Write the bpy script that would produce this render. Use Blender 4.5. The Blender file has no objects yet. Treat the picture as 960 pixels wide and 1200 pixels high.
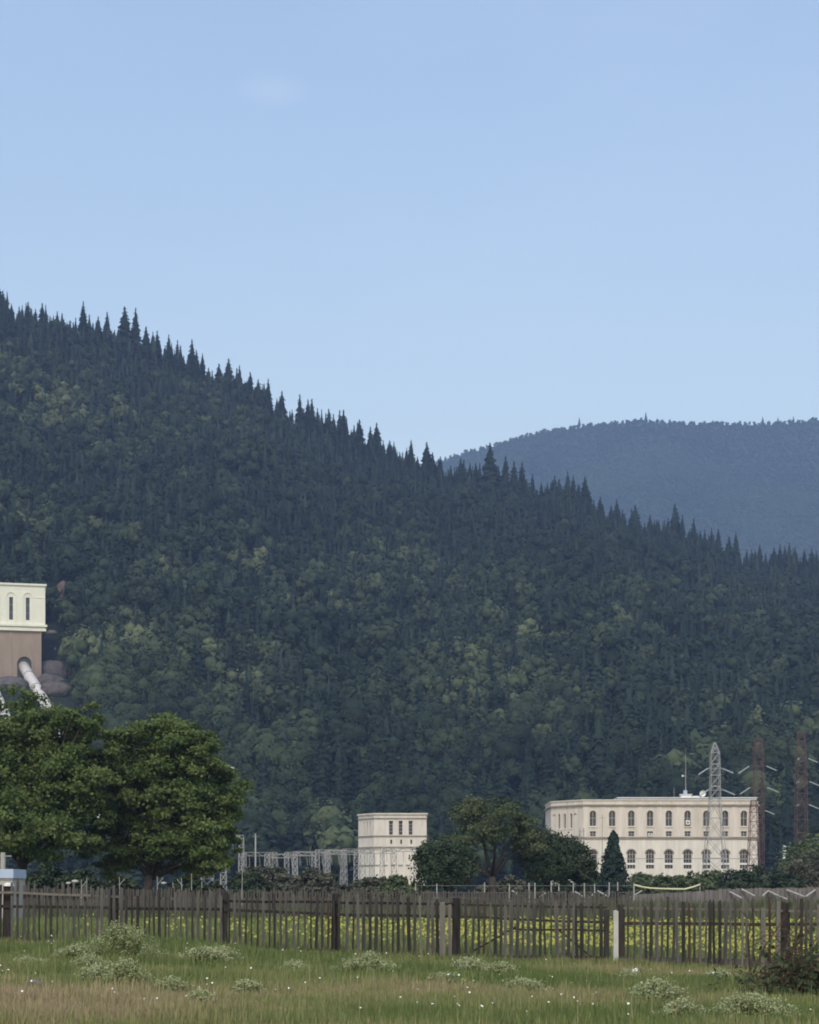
import bpy, bmesh, math, random
import numpy as np
from mathutils import Vector
from mathutils.geometry import tessellate_polygon

R = math.radians
scene = bpy.context.scene
COL = scene.collection
F = 2000.0          # focal length in photo pixels (photo 960 wide)
HOR = 1045.0        # photo row of the horizon
EYE = 1.6

# ------------------------------------------------------------------ camera
cd = bpy.data.cameras.new('camera'); cam = bpy.data.objects.new('camera', cd); COL.objects.link(cam)
cd.sensor_fit = 'HORIZONTAL'; cd.sensor_width = 36.0; cd.lens = 36.0 * F / 960.0
cd.shift_y = (HOR - 600.0) / 960.0
cd.clip_start = 0.5; cd.clip_end = 9000
cam.location = (0, 0, EYE); cam.rotation_euler = (R(90), 0, 0)
scene.camera = cam

# ------------------------------------------------------------------ sky and sun
SUN_EL, SUN_ROT = 50.0, 190.0
w = bpy.data.worlds.new('World'); scene.world = w; w.use_nodes = True
nt = w.node_tree; bg = nt.nodes['Background']
sky = nt.nodes.new('ShaderNodeTexSky'); sky.sky_type = 'NISHITA'; sky.sun_disc = False
sky.sun_elevation = R(SUN_EL); sky.sun_rotation = R(SUN_ROT)
sky.altitude = 300; sky.air_density = 2.2; sky.dust_density = 1.0; sky.ozone_density = 1.5
tn = nt.nodes.new('ShaderNodeMixRGB'); tn.blend_type = 'MULTIPLY'; tn.inputs[0].default_value = 1.0; tn.inputs[2].default_value = (1.025, 0.972, 1.035, 1)   # white balance of the whole sky
nt.links.new(sky.outputs[0], tn.inputs[1]); 
# thin high cloud: a very faint veil, and one small wisp high up on the left
tcw = nt.nodes.new('ShaderNodeTexCoord'); mpw = nt.nodes.new('ShaderNodeMapping'); mpw.inputs['Scale'].default_value = (2.2, 2.2, 7.0)
nzw = nt.nodes.new('ShaderNodeTexNoise'); nzw.inputs['Scale'].default_value = 1.6; nzw.inputs['Detail'].default_value = 6; nzw.inputs['Roughness'].default_value = .6
nt.links.new(tcw.outputs['Generated'], mpw.inputs[0]); nt.links.new(mpw.outputs[0], nzw.inputs['Vector'])
vr = nt.nodes.new('ShaderNodeMapRange'); vr.inputs[1].default_value = .42; vr.inputs[2].default_value = .75; vr.inputs[3].default_value = 0.0; vr.inputs[4].default_value = .11
nt.links.new(nzw.outputs['Fac'], vr.inputs[0])
wd_ = Vector(((320 - 480) / F, 1.0, (HOR - 106) / F)).normalized()
sbw = nt.nodes.new('ShaderNodeVectorMath'); sbw.operation = 'SUBTRACT'; sbw.inputs[1].default_value = wd_; nt.links.new(tcw.outputs['Generated'], sbw.inputs[0])
scw = nt.nodes.new('ShaderNodeVectorMath'); scw.operation = 'MULTIPLY'; scw.inputs[1].default_value = (42, 42, 110); nt.links.new(sbw.outputs[0], scw.inputs[0])
lnw = nt.nodes.new('ShaderNodeVectorMath'); lnw.operation = 'LENGTH'; nt.links.new(scw.outputs[0], lnw.inputs[0])
mw = nt.nodes.new('ShaderNodeMapRange'); mw.interpolation_type = 'SMOOTHSTEP'; mw.inputs[1].default_value = 1.0; mw.inputs[2].default_value = .1; mw.inputs[3].default_value = 0.0; mw.inputs[4].default_value = .16; nt.links.new(lnw.outputs['Value'], mw.inputs[0])
adw = nt.nodes.new('ShaderNodeMath'); adw.operation = 'ADD'; nt.links.new(vr.outputs[0], adw.inputs[0]); nt.links.new(mw.outputs[0], adw.inputs[1])
mxw = nt.nodes.new('ShaderNodeMixRGB'); mxw.inputs[2].default_value = (4.6, 5.2, 6.0, 1); nt.links.new(adw.outputs[0], mxw.inputs[0]); nt.links.new(tn.outputs[0], mxw.inputs[1]); nt.links.new(mxw.outputs[0], bg.inputs[0]); bg.inputs[1].default_value = 0.12
sl = bpy.data.lights.new('sun', 'SUN'); so = bpy.data.objects.new('sun', sl); COL.objects.link(so)
sl.energy = 1.35; sl.angle = R(14); sl.color = (1.0, 0.90, 0.74)
sd = Vector((math.sin(R(SUN_ROT)) * math.cos(R(SUN_EL)), math.cos(R(SUN_ROT)) * math.cos(R(SUN_EL)), math.sin(R(SUN_EL))))
so.rotation_euler = sd.to_track_quat('Z', 'Y').to_euler(); so.location = (0, -20, 60)
vs = scene.view_settings; vs.view_transform = 'Standard'; vs.look = 'None'; vs.exposure = 0.74; vs.gamma = 1.0
scene.cycles.use_denoising = True; scene.cycles.filter_width = 1.9
scene.cycles.max_bounces = 6; scene.cycles.diffuse_bounces = 3; scene.cycles.transparent_max_bounces = 16

# ------------------------------------------------------------------ helpers
def px2(px, py, Y):
    return ((px - 480.0) / F * Y, Y, EYE + (HOR - py) / F * Y)
def zat(py, Y): return EYE + (HOR - py) / F * Y
def xat(px, Y): return (px - 480.0) / F * Y

def ss(a, b, x):
    t = np.clip((np.asarray(x, float) - a) / (b - a), 0, 1); return t * t * (3 - 2 * t)

def _hash(ix, iy, seed):
    v = np.sin(ix * 127.1 + iy * 311.7 + seed * 74.7) * 43758.5453
    return v - np.floor(v)
def vnoise(x, y, seed=0):
    x = np.asarray(x, float); y = np.asarray(y, float)
    ix, iy = np.floor(x), np.floor(y); fx, fy = x - ix, y - iy
    fx = fx * fx * (3 - 2 * fx); fy = fy * fy * (3 - 2 * fy)
    a, b = _hash(ix, iy, seed), _hash(ix + 1, iy, seed)
    c, d = _hash(ix, iy + 1, seed), _hash(ix + 1, iy + 1, seed)
    return (a * (1 - fx) + b * fx) * (1 - fy) + (c * (1 - fx) + d * fx) * fy
def fbm(x, y, seed=0, o=4):
    s, a, t = 0.0, 0.5, 0.0
    x = np.asarray(x, float); y = np.asarray(y, float)
    for k in range(o):
        s = s + a * vnoise(x * 2 ** k, y * 2 ** k, seed + k * 13); t += a; a *= 0.5
    return s / t

def gz(X, Y):
    X = np.asarray(X, float); Y = np.asarray(Y, float)
    z = -0.032 * np.clip(X, -14, 14) * (1 - ss(46, 88, Y))
    z = z + 0.30 * np.exp(-(((X + 5.6) / 2.4) ** 2 + ((Y - 36.5) / 2.6) ** 2))
    z = z + 0.10 * (fbm(X * 0.35, Y * 0.35, 5) - 0.5) * (1 - ss(50, 90, Y)) * ss(0, 12, np.abs(Y - 40) * 4)
    return z
def at(px, py):
    Y = np.linspace(14, 120, 4000)
    X = (px - 480.0) / F * Y
    pz = EYE + (HOR - py) / F * Y
    i = int(np.argmax(pz <= gz(X, Y)))
    return float(X[i]), float(Y[i]), float(gz(X[i], Y[i]))

# hillside -------------------------------------------------------------
RIDGE = np.array([(-260, 250), (-120, 315), (0, 374), (60, 396), (115, 414), (170, 432), (250, 460), (335, 510), (410, 548), (470, 560),
                  (510, 582), (560, 591), (620, 602), (680, 610), (740, 640), (820, 662), (880, 680), (960, 690), (1100, 714), (1300, 750)], float)
YF, YR = 520.0, 1250.0
def ridge_z(X):
    px = 480 + X / YR * F
    return EYE + (HOR - np.interp(px, RIDGE[:, 0], RIDGE[:, 1])) / F * YR
def hill_z(X, Y):
    X = np.asarray(X, float); Y = np.asarray(Y, float)
    u = (Y - YF) / (YR - YF)
    zr = ridge_z(X * (YR / np.maximum(Y, 100)) * 0.6 + X * 0.4)
    up = np.where(u <= 1, u, 1 - 0.9 * (u - 1))
    z = zr * up
    n = (fbm(X * 0.011, Y * 0.011, 21) - 0.5) * 34 + (fbm(X * 0.04, Y * 0.04, 8) - 0.5) * 9
    env = np.clip(up, 0, 1) * np.clip(1.15 - up, 0, 1) * 3.2
    z = z + n * np.clip(env, 0, 1) - 1.0
    m = ss(-222, -205, X) * ss(-126, -142, X) * ss(622, 652, Y) * ss(704, 692, Y)      # terrace cut for the valve house
    return z * (1 - m) + np.minimum(z, 83.0) * m
FRIDGE = np.array([(200, 640), (420, 566), (500, 541), (520, 536), (575, 522), (640, 505), (700, 499), (750, 493), (800, 495), (870, 495), (960, 491), (1150, 500), (1500, 560)], float)
FYF, FYR = 2800.0, 4600.0
def fhill_z(X, Y):
    X = np.asarray(X, float); Y = np.asarray(Y, float)
    u = (Y - FYF) / (FYR - FYF)
    px = 480 + X / FYR * F
    zr = EYE + (HOR - np.interp(px, FRIDGE[:, 0], FRIDGE[:, 1])) / F * FYR
    up = np.where(u <= 1, u, 1 - 0.9 * (u - 1))
    n = (fbm(X * 0.0030, Y * 0.0030, 31) - 0.5) * 300 * np.clip(1.05 - up, 0, 1) * np.clip(up, 0, 1) * 2
    return zr * up + n - 1.0

def setp(o, label=None, cat=None, group=None, kind=None):
    if label: o['label'] = label
    if cat: o['category'] = cat
    if group: o['group'] = group
    if kind: o['kind'] = kind
    return o
def empty(name, loc, label, cat, group=None, rz=0.0):
    o = bpy.data.objects.new(name, None); COL.objects.link(o); o.location = loc; o.rotation_euler = (0, 0, rz)
    o.empty_display_size = 0.2
    return setp(o, label, cat, group)
def link(name, me, parent=None, loc=None):
    o = bpy.data.objects.new(name, me); COL.objects.link(o)
    if parent is not None: o.parent = parent
    if loc is not None: o.location = loc
    return o

class MB:
    """collects shapes; build() links them as one mesh object"""
    def __init__(s): s.v = []; s.f = []
    def add(s, vs_, fs):
        n = len(s.v); s.v += [tuple(p) for p in vs_]; s.f += [tuple(i + n for i in f) for f in fs]
    def box(s, x0, x1, y0, y1, z0, z1):
        s.add([(x0, y0, z0), (x1, y0, z0), (x1, y1, z0), (x0, y1, z0), (x0, y0, z1), (x1, y0, z1), (x1, y1, z1), (x0, y1, z1)],
              [(0, 3, 2, 1), (4, 5, 6, 7), (0, 1, 5, 4), (1, 2, 6, 5), (2, 3, 7, 6), (3, 0, 4, 7)])
    def bar(s, a, b, r0, r1=None, n=4, ph=0.785, cap=True):
        a = Vector(a); b = Vector(b); r1 = r0 if r1 is None else r1
        d = (b - a)
        if d.length < 1e-6: return
        d.normalize(); u = d.cross(Vector((0, 0, 1)) if abs(d.z) < 0.95 else Vector((1, 0, 0))).normalized(); q = d.cross(u)
        vv = []
        for c, r in ((a, r0), (b, r1)):
            for k in range(n):
                t = ph + 2 * math.pi * k / n; vv.append(c + u * math.cos(t) * r + q * math.sin(t) * r)
        ff = [(k, (k + 1) % n, n + (k + 1) % n, n + k) for k in range(n)]
        if cap: ff += [tuple(range(n))[::-1], tuple(range(n, 2 * n))]
        s.add(vv, ff)
    def tube(s, pts, radii, n=8):
        pts = [Vector(p) for p in pts]; vv = []; N = len(pts)
        for i, p in enumerate(pts):
            d = (pts[min(i + 1, N - 1)] - pts[max(i - 1, 0)]).normalized()
            u = d.cross(Vector((0, 0, 1)) if abs(d.z) < 0.95 else Vector((1, 0, 0))).normalized(); q = d.cross(u)
            r = radii[i] if hasattr(radii, '__len__') else radii
            for k in range(n):
                t = 2 * math.pi * k / n; vv.append(p + u * math.cos(t) * r + q * math.sin(t) * r)
        ff = []
        for i in range(N - 1):
            for k in range(n):
                ff.append((i * n + k, i * n + (k + 1) % n, (i + 1) * n + (k + 1) % n, (i + 1) * n + k))
        ff += [tuple(range(n))[::-1], tuple(range((N - 1) * n, N * n))]
        s.add(vv, ff)
    def prism(s, poly, z0, z1):
        n = len(poly)
        s.add([(x, y, z0) for x, y in poly] + [(x, y, z1) for x, y in poly],
              [tuple(range(n))[::-1], tuple(range(n, 2 * n))] + [(i, (i + 1) % n, n + (i + 1) % n, n + i) for i in range(n)])
    def mesh(s, name, mat, smooth=False):
        me = bpy.data.meshes.new(name); me.from_pydata(s.v, [], s.f); me.update()
        if mat: me.materials.append(mat)
        if smooth: me.polygons.foreach_set('use_smooth', [True] * len(me.polygons))
        return me
    def build(s, name, mat, parent=None, smooth=False, loc=None):
        o = link(name, s.mesh(name, mat, smooth), parent, loc)
        return o

def npmesh(name, V, Fc, mat, tint=None, smooth=False):
    V = np.ascontiguousarray(V, np.float32); Fc = np.ascontiguousarray(Fc, np.int32)
    me = bpy.data.meshes.new(name)
    me.vertices.add(len(V)); me.vertices.foreach_set('co', V.ravel())
    k = Fc.shape[1]
    me.loops.add(Fc.size); me.loops.foreach_set('vertex_index', Fc.ravel())
    me.polygons.add(len(Fc)); me.polygons.foreach_set('loop_start', np.arange(0, Fc.size, k, dtype=np.int32))
    if smooth: me.polygons.foreach_set('use_smooth', np.ones(len(Fc), bool))
    me.update(calc_edges=True)
    if tint is not None:
        a = me.attributes.new('tint', 'FLOAT', 'POINT'); a.data.foreach_set('value', np.ascontiguousarray(tint, np.float32))
    if mat: me.materials.append(mat)
    return me

# ------------------------------------------------------------------ materials
def newmat(name):
    m = bpy.data.materials.new(name); m.use_nodes = True
    return m, m.node_tree, m.node_tree.nodes['Principled BSDF']
def mat_basic(name, c1, c2, scale=2.0, rough=0.85, metal=0.0, stretch=(1, 1, 1), bump=0.0, spec=0.2, rnd=0.0, c3=None, obj=True):
    m, t, b = newmat(name)
    tc = t.nodes.new('ShaderNodeTexCoord'); mp = t.nodes.new('ShaderNodeMapping'); mp.inputs['Scale'].default_value = stretch
    n = t.nodes.new('ShaderNodeTexNoise'); n.inputs['Scale'].default_value = scale; n.inputs['Detail'].default_value = 6; n.inputs['Roughness'].default_value = 0.65
    t.links.new(tc.outputs['Object'], mp.inputs[0]); t.links.new(mp.outputs[0], n.inputs['Vector'])
    r = t.nodes.new('ShaderNodeValToRGB'); r.color_ramp.elements[0].position = 0.3; r.color_ramp.elements[1].position = 0.7
    r.color_ramp.elements[0].color = (*c1, 1); r.color_ramp.elements[1].color = (*c2, 1)
    if c3:
        e = r.color_ramp.elements.new(0.5); e.color = (*c3, 1)
    fac = n.outputs['Fac']
    if rnd > 0:
        oi = t.nodes.new('ShaderNodeObjectInfo'); ma = t.nodes.new('ShaderNodeMath'); ma.operation = 'MULTIPLY_ADD'
        ma.inputs[1].default_value = rnd; sb = t.nodes.new('ShaderNodeMath'); sb.operation = 'SUBTRACT'; sb.inputs[1].default_value = rnd / 2
        t.links.new(oi.outputs['Random'], ma.inputs[0]); t.links.new(fac, ma.inputs[2]); t.links.new(ma.outputs[0], sb.inputs[0]); fac = sb.outputs[0]
    t.links.new(fac, r.inputs[0]); t.links.new(r.outputs[0], b.inputs['Base Color'])
    b.inputs['Roughness'].default_value = rough; b.inputs['Metallic'].default_value = metal; b.inputs['Specular IOR Level'].default_value = spec
    if bump > 0:
        bp = t.nodes.new('ShaderNodeBump'); bp.inputs['Strength'].default_value = bump; bp.inputs['Distance'].default_value = 0.05
        t.links.new(n.outputs['Fac'], bp.inputs['Height']); t.links.new(bp.outputs[0], b.inputs['Normal'])
    return m
def mat_leaf(name, cols, rnd=0.0, transl=0.25, noise=0.25, nscale=0.6, objcol=False):
    """leaf colours along a ramp picked by the tint attribute, the object's random value and a soft noise"""
    m, t, b = newmat(name)
    a = t.nodes.new('ShaderNodeAttribute'); a.attribute_name = 'tint'
    fac = a.outputs['Fac']
    if rnd > 0:
        oi = t.nodes.new('ShaderNodeObjectInfo'); ma = t.nodes.new('ShaderNodeMath'); ma.operation = 'MULTIPLY_ADD'; ma.inputs[1].default_value = rnd
        sc = t.nodes.new('ShaderNodeMath'); sc.operation = 'MULTIPLY'; sc.inputs[1].default_value = 1 - rnd
        cr = t.nodes.new('ShaderNodeSeparateColor'); t.links.new(oi.outputs['Color'], cr.inputs[0])
        t.links.new(fac, sc.inputs[0]); t.links.new(cr.outputs[0] if objcol else oi.outputs['Random'], ma.inputs[0]); t.links.new(sc.outputs[0], ma.inputs[2]); fac = ma.outputs[0]
    if noise > 0:
        g = t.nodes.new('ShaderNodeNewGeometry'); n = t.nodes.new('ShaderNodeTexNoise'); n.inputs['Scale'].default_value = nscale; n.inputs['Detail'].default_value = 3
        t.links.new(g.outputs['Position'], n.inputs['Vector'])
        s1 = t.nodes.new('ShaderNodeMath'); s1.operation = 'MULTIPLY_ADD'; s1.inputs[1].default_value = noise * 2; s2 = t.nodes.new('ShaderNodeMath'); s2.operation = 'SUBTRACT'; s2.inputs[1].default_value = noise
        t.links.new(n.outputs['Fac'], s1.inputs[0]); t.links.new(fac, s1.inputs[2]); t.links.new(s1.outputs[0], s2.inputs[0]); fac = s2.outputs[0]
    r = t.nodes.new('ShaderNodeValToRGB'); els = r.color_ramp.elements
    N = len(cols)
    els[0].position = 0.0; els[0].color = (*cols[0], 1); els[1].position = 1.0; els[1].color = (*cols[-1], 1)
    for i in range(1, N - 1):
        e = els.new(i / (N - 1)); e.color = (*cols[i], 1)
    t.links.new(fac, r.inputs[0])
    t.links.new(r.outputs[0], b.inputs['Base Color']); b.inputs['Roughness'].default_value = 0.75; b.inputs['Specular IOR Level'].default_value = 0.12
    if transl > 0:
        tr = t.nodes.new('ShaderNodeBsdfTranslucent'); mx = t.nodes.new('ShaderNodeMixShader'); mx.inputs[0].default_value = transl
        t.links.new(r.outputs[0], tr.inputs[0]); t.links.new(b.outputs[0], mx.inputs[1]); t.links.new(tr.outputs[0], mx.inputs[2])
        t.links.new(mx.outputs[0], t.nodes['Material Output'].inputs['Surface'])
    return m

SPRUCE = [(0.008, 0.015, 0.011), (0.015, 0.026, 0.016), (0.025, 0.038, 0.023), (0.042, 0.054, 0.032)]
BROAD = [(0.014, 0.024, 0.013), (0.027, 0.041, 0.021), (0.062, 0.082, 0.038), (0.125, 0.145, 0.068)]
m_spruce = mat_leaf('spruce_needles', SPRUCE, rnd=0.0, transl=0.0, noise=0.3, nscale=0.02)
m_spruce_i = mat_leaf('spruce_needles_single', SPRUCE, rnd=0.68, transl=0.0, noise=0.2, nscale=0.05, objcol=True)
m_broad = mat_leaf('broadleaf_leaves', BROAD, rnd=0.0, transl=0.12, noise=0.1, nscale=0.05)
m_broad_i = mat_leaf('broadleaf_leaves_single', BROAD, rnd=0.68, transl=0.12, noise=0.1, nscale=0.1, objcol=True)
m_far = mat_leaf('far_canopy', [(0.030, 0.050, 0.026), (0.052, 0.080, 0.038), (0.078, 0.105, 0.048)], transl=0.0, noise=0.3, nscale=0.008)
m_walnut = mat_leaf('big_tree_leaves', [(0.052, 0.078, 0.025), (0.095, 0.136, 0.042), (0.150, 0.192, 0.062), (0.21, 0.245, 0.09)], transl=0.38, noise=0.15, nscale=0.5)
m_olive = mat_leaf('centre_tree_leaves', [(0.045, 0.062, 0.030), (0.080, 0.102, 0.048), (0.122, 0.142, 0.066), (0.175, 0.172, 0.085)], transl=0.25, noise=0.15, nscale=0.3)
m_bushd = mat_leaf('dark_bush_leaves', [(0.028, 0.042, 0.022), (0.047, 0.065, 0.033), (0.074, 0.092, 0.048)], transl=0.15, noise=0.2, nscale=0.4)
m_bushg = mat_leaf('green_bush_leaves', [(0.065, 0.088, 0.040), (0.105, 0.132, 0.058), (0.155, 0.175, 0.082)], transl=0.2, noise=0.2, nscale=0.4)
m_bushb = mat_leaf('brown_bush_leaves', [(0.065, 0.066, 0.045), (0.10, 0.10, 0.066), (0.14, 0.132, 0.086)], transl=0.15, noise=0.2, nscale=0.4)
m_thuja = mat_leaf('thuja_leaves', [(0.014, 0.026, 0.020), (0.022, 0.036, 0.027), (0.032, 0.048, 0.034)], transl=0.0, noise=0.2, nscale=0.6)
m_bark = mat_basic('bark', (0.025, 0.020, 0.017), (0.06, 0.05, 0.042), scale=6, stretch=(1, 1, .25), bump=.5)
m_grass = mat_leaf('grass_blades', [(0.12, 0.16, 0.050), (0.185, 0.215, 0.075), (0.26, 0.255, 0.105), (0.32, 0.265, 0.14), (0.37, 0.29, 0.175)], transl=0.3, noise=0.12, nscale=0.5)
m_weed = mat_leaf('pale_weed_leaves', [(0.13, 0.165, 0.06), (0.245, 0.275, 0.125), (0.42, 0.43, 0.26)], rnd=0.2, transl=0.2, noise=0.1, nscale=2)
m_tallweed = mat_leaf('tall_weeds', [(0.06, 0.072, 0.035), (0.10, 0.11, 0.055), (0.15, 0.15, 0.085)], transl=0.2, noise=0.2, nscale=0.2)
m_yellow = mat_basic('yellow_petals', (0.27, 0.265, 0.05), (0.35, 0.335, 0.07), scale=5)
m_whitepetal = mat_basic('white_petals', (0.7, 0.7, 0.62), (0.8, 0.8, 0.75), scale=5)
m_wood = mat_basic('weathered_wood', (0.024, 0.021, 0.020), (0.105, 0.096, 0.088), scale=7, stretch=(3, 3, .35), bump=.4, rnd=0.45, c3=(0.050, 0.045, 0.042))
m_woodpost = mat_basic('old_post_wood', (0.014, 0.012, 0.012), (0.045, 0.038, 0.036), scale=6, stretch=(3, 3, .3), bump=.5, rnd=0.2)
m_woodred = mat_basic('brown_wood', (0.035, 0.019, 0.015), (0.07, 0.045, 0.036), scale=7, stretch=(3, 3, .35), bump=.4)
m_woodpale = mat_basic('pale_grey_wood', (0.10, 0.09, 0.077), (0.18, 0.162, 0.14), scale=6, stretch=(3, 3, .3), bump=.3)
m_greyfence = mat_basic('grey_fence_wood', (0.055, 0.048, 0.042), (0.12, 0.108, 0.094), scale=2, stretch=(3, 3, .3), c3=(0.08, 0.072, 0.062))
m_conc = mat_basic('pale_concrete', (0.28, 0.265, 0.24), (0.42, 0.40, 0.37), scale=3)
m_white = mat_basic('white_paint', (0.62, 0.61, 0.57), (0.78, 0.77, 0.73), scale=3, stretch=(1, 1, .5))
m_postw = mat_basic('worn_white_concrete', (0.33, 0.31, 0.28), (0.55, 0.53, 0.49), scale=3, stretch=(1, 1, .4), bump=.2)
m_bark_twig = mat_basic('dead_twigs', (0.035, 0.022, 0.017), (0.10, 0.068, 0.05), scale=4)
m_up = mat_basic('pink_cream_render', (0.51, 0.445, 0.375), (0.70, 0.62, 0.535), scale=.9, stretch=(1, 1, .12), rough=.9)
m_low = mat_basic('cream_render', (0.57, 0.515, 0.445), (0.75, 0.69, 0.61), scale=.8, stretch=(1, 1, .15), rough=.9)
m_trim = mat_basic('cream_trim', (0.54, 0.48, 0.415), (0.70, 0.635, 0.56), scale=.8, stretch=(1, 1, .15), rough=.9)
m_trimd = mat_basic('dark_trim', (0.17, 0.14, 0.12), (0.34, 0.295, 0.255), scale=.8, stretch=(1, 1, 2), rough=.9)  # darker tone shared by cornices, bands, arch mouldings and pipe collars
m_lime = mat_basic('whitewashed_render', (0.72, 0.71, 0.585), (0.80, 0.79, 0.665), scale=.25, rough=.9)
m_brownr = mat_basic('brown_render', (0.26, 0.20, 0.155), (0.36, 0.285, 0.225), scale=.2, stretch=(1, 1, .3), rough=.95)
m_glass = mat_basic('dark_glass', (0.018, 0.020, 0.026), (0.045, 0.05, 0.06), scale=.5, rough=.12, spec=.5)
m_frame = mat_basic('window_frame_paint', (0.42, 0.41, 0.40), (0.5, 0.49, 0.48), scale=3)
m_louver = mat_basic('dark_shutter', (0.06, 0.045, 0.042), (0.09, 0.07, 0.066), scale=3)
m_steel = mat_basic('galvanised_steel', (0.24, 0.235, 0.23), (0.36, 0.355, 0.35), scale=2, rough=.5, metal=.2)
m_steeld = mat_basic('dull_steel', (0.18, 0.17, 0.165), (0.30, 0.29, 0.28), scale=2, rough=.6)
m_rust = mat_basic('rusty_steel', (0.085, 0.048, 0.040), (0.15, 0.085, 0.070), scale=1.5, rough=.9)
m_insul = mat_basic('pale_insulators', (0.36, 0.38, 0.39), (0.48, 0.50, 0.51), scale=4, rough=.35, spec=.5)
m_pipe = mat_basic('painted_pipe', (0.52, 0.48, 0.44), (0.62, 0.585, 0.545), scale=.4, rough=.6)
m_rock = mat_basic('reddish_rock', (0.095, 0.066, 0.056), (0.18, 0.13, 0.11), scale=.4, bump=1)
m_rockg = mat_basic('grey_rock', (0.07, 0.06, 0.057), (0.13, 0.115, 0.107), scale=.4, bump=1)
m_roof = mat_basic('pale_roof', (0.55, 0.55, 0.55), (0.66, 0.66, 0.66), scale=1)
m_blue = mat_basic('pale_blue_sheet', (0.36, 0.42, 0.55), (0.42, 0.48, 0.60), scale=1)
m_yellowpipe = mat_basic('yellow_pipe_paint', (0.55, 0.50, 0.30), (0.65, 0.60, 0.40), scale=3)
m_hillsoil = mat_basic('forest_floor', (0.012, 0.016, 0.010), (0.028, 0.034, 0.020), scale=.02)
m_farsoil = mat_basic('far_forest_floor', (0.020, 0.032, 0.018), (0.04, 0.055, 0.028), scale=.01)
m_wallgrey = mat_basic('grey_fence_boards', (0.11, 0.098, 0.092), (0.185, 0.165, 0.155), scale=1.2, stretch=(2, 2, .4))

def ground_material():
    m, t, b = newmat('meadow_soil')
    tc = t.nodes.new('ShaderNodeTexCoord'); sp = t.nodes.new('ShaderNodeSeparateXYZ'); t.links.new(tc.outputs['Object'], sp.inputs[0])
    n1 = t.nodes.new('ShaderNodeTexNoise'); n1.inputs['Scale'].default_value = .35; n1.inputs['Detail'].default_value = 8; n1.inputs['Roughness'].default_value = .7
    n2 = t.nodes.new('ShaderNodeTexNoise'); n2.inputs['Scale'].default_value = 5; n2.inputs['Detail'].default_value = 6
    for n in (n1, n2): t.links.new(tc.outputs['Object'], n.inputs['Vector'])
    r1 = t.nodes.new('ShaderNodeValToRGB'); e = r1.color_ramp.elements
    e[0].position = .3; e[0].color = (0.085, 0.105, 0.042, 1); e[1].position = .75; e[1].color = (0.145, 0.150, 0.068, 1)
    r2 = t.nodes.new('ShaderNodeValToRGB'); e = r2.color_ramp.elements
    e[0].position = .3; e[0].color = (0.16, 0.125, 0.078, 1); e[1].position = .75; e[1].color = (0.25, 0.195, 0.13, 1)
    t.links.new(n2.outputs['Fac'], r1.inputs[0]); t.links.new(n2.outputs['Fac'], r2.inputs[0])
    mr = t.nodes.new('ShaderNodeMapRange'); mr.inputs[1].default_value = 28; mr.inputs[2].default_value = 23
    t.links.new(sp.outputs['Y'], mr.inputs[0])
    ad = t.nodes.new('ShaderNodeMath'); ad.operation = 'MULTIPLY_ADD'; ad.inputs[1].default_value = 1.6; ad.use_clamp = True
    t.links.new(n1.outputs['Fac'], ad.inputs[0])
    sb = t.nodes.new('ShaderNodeMath'); sb.operation = 'SUBTRACT'; sb.inputs[1].default_value = 1.15; t.links.new(mr.outputs[0], sb.inputs[0]); t.links.new(sb.outputs[0], ad.inputs[2])
    mx = t.nodes.new('ShaderNodeMixRGB'); t.links.new(ad.outputs[0], mx.inputs[0]); t.links.new(r1.outputs[0], mx.inputs[1]); t.links.new(r2.outputs[0], mx.inputs[2])
    t.links.new(mx.outputs[0], b.inputs['Base Color']); b.inputs['Roughness'].default_value = .95; b.inputs['Specular IOR Level'].default_value = .1
    bp = t.nodes.new('ShaderNodeBump'); bp.inputs['Strength'].default_value = .6; bp.inputs['Distance'].default_value = .06
    t.links.new(n2.outputs['Fac'], bp.inputs['Height']); t.links.new(bp.outputs[0], b.inputs['Normal'])
    return m
m_ground = ground_material()

# ------------------------------------------------------------------ setting: ground and hills
def grid_mesh(name, xs, ys, zf, mat):
    XX, YY = np.meshgrid(xs, ys); ZZ = zf(XX, YY)
    V = np.stack([XX, YY, ZZ], -1).reshape(-1, 3); nx, ny = len(xs), len(ys)
    i = np.arange(ny - 1)[:, None] * nx + np.arange(nx - 1)[None, :]
    Fc = np.stack([i, i + 1, i + 1 + nx, i + nx], -1).reshape(-1, 4)
    return npmesh(name, V, Fc, mat, smooth=True)
xs = np.concatenate([np.linspace(-1700, -60, 20)[:-1], np.arange(-60, 60.1, .75), np.linspace(60, 1700, 20)[1:]])
ys = np.concatenate([np.linspace(-100, 6, 8)[:-1], np.arange(6, 100, .75), np.linspace(100, 5000, 40)])
setp(link('ground', grid_mesh('ground', xs, ys, gz, m_ground)), 'green and straw coloured rough meadow ground', None, None, 'structure')
hxs = np.arange(-620, 621, 10.0); hys = np.arange(505, 1500, 10.0)
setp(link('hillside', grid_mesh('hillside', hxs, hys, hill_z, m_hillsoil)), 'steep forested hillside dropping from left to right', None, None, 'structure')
fxs = np.arange(-900, 1660, 25.0); fys = np.arange(2780, 4930, 25.0)
setp(link('far_hill', grid_mesh('far_hill', fxs, fys, fhill_z, m_farsoil)), 'hazy blue wooded hill behind the dark slope', None, None, 'structure')

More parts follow.
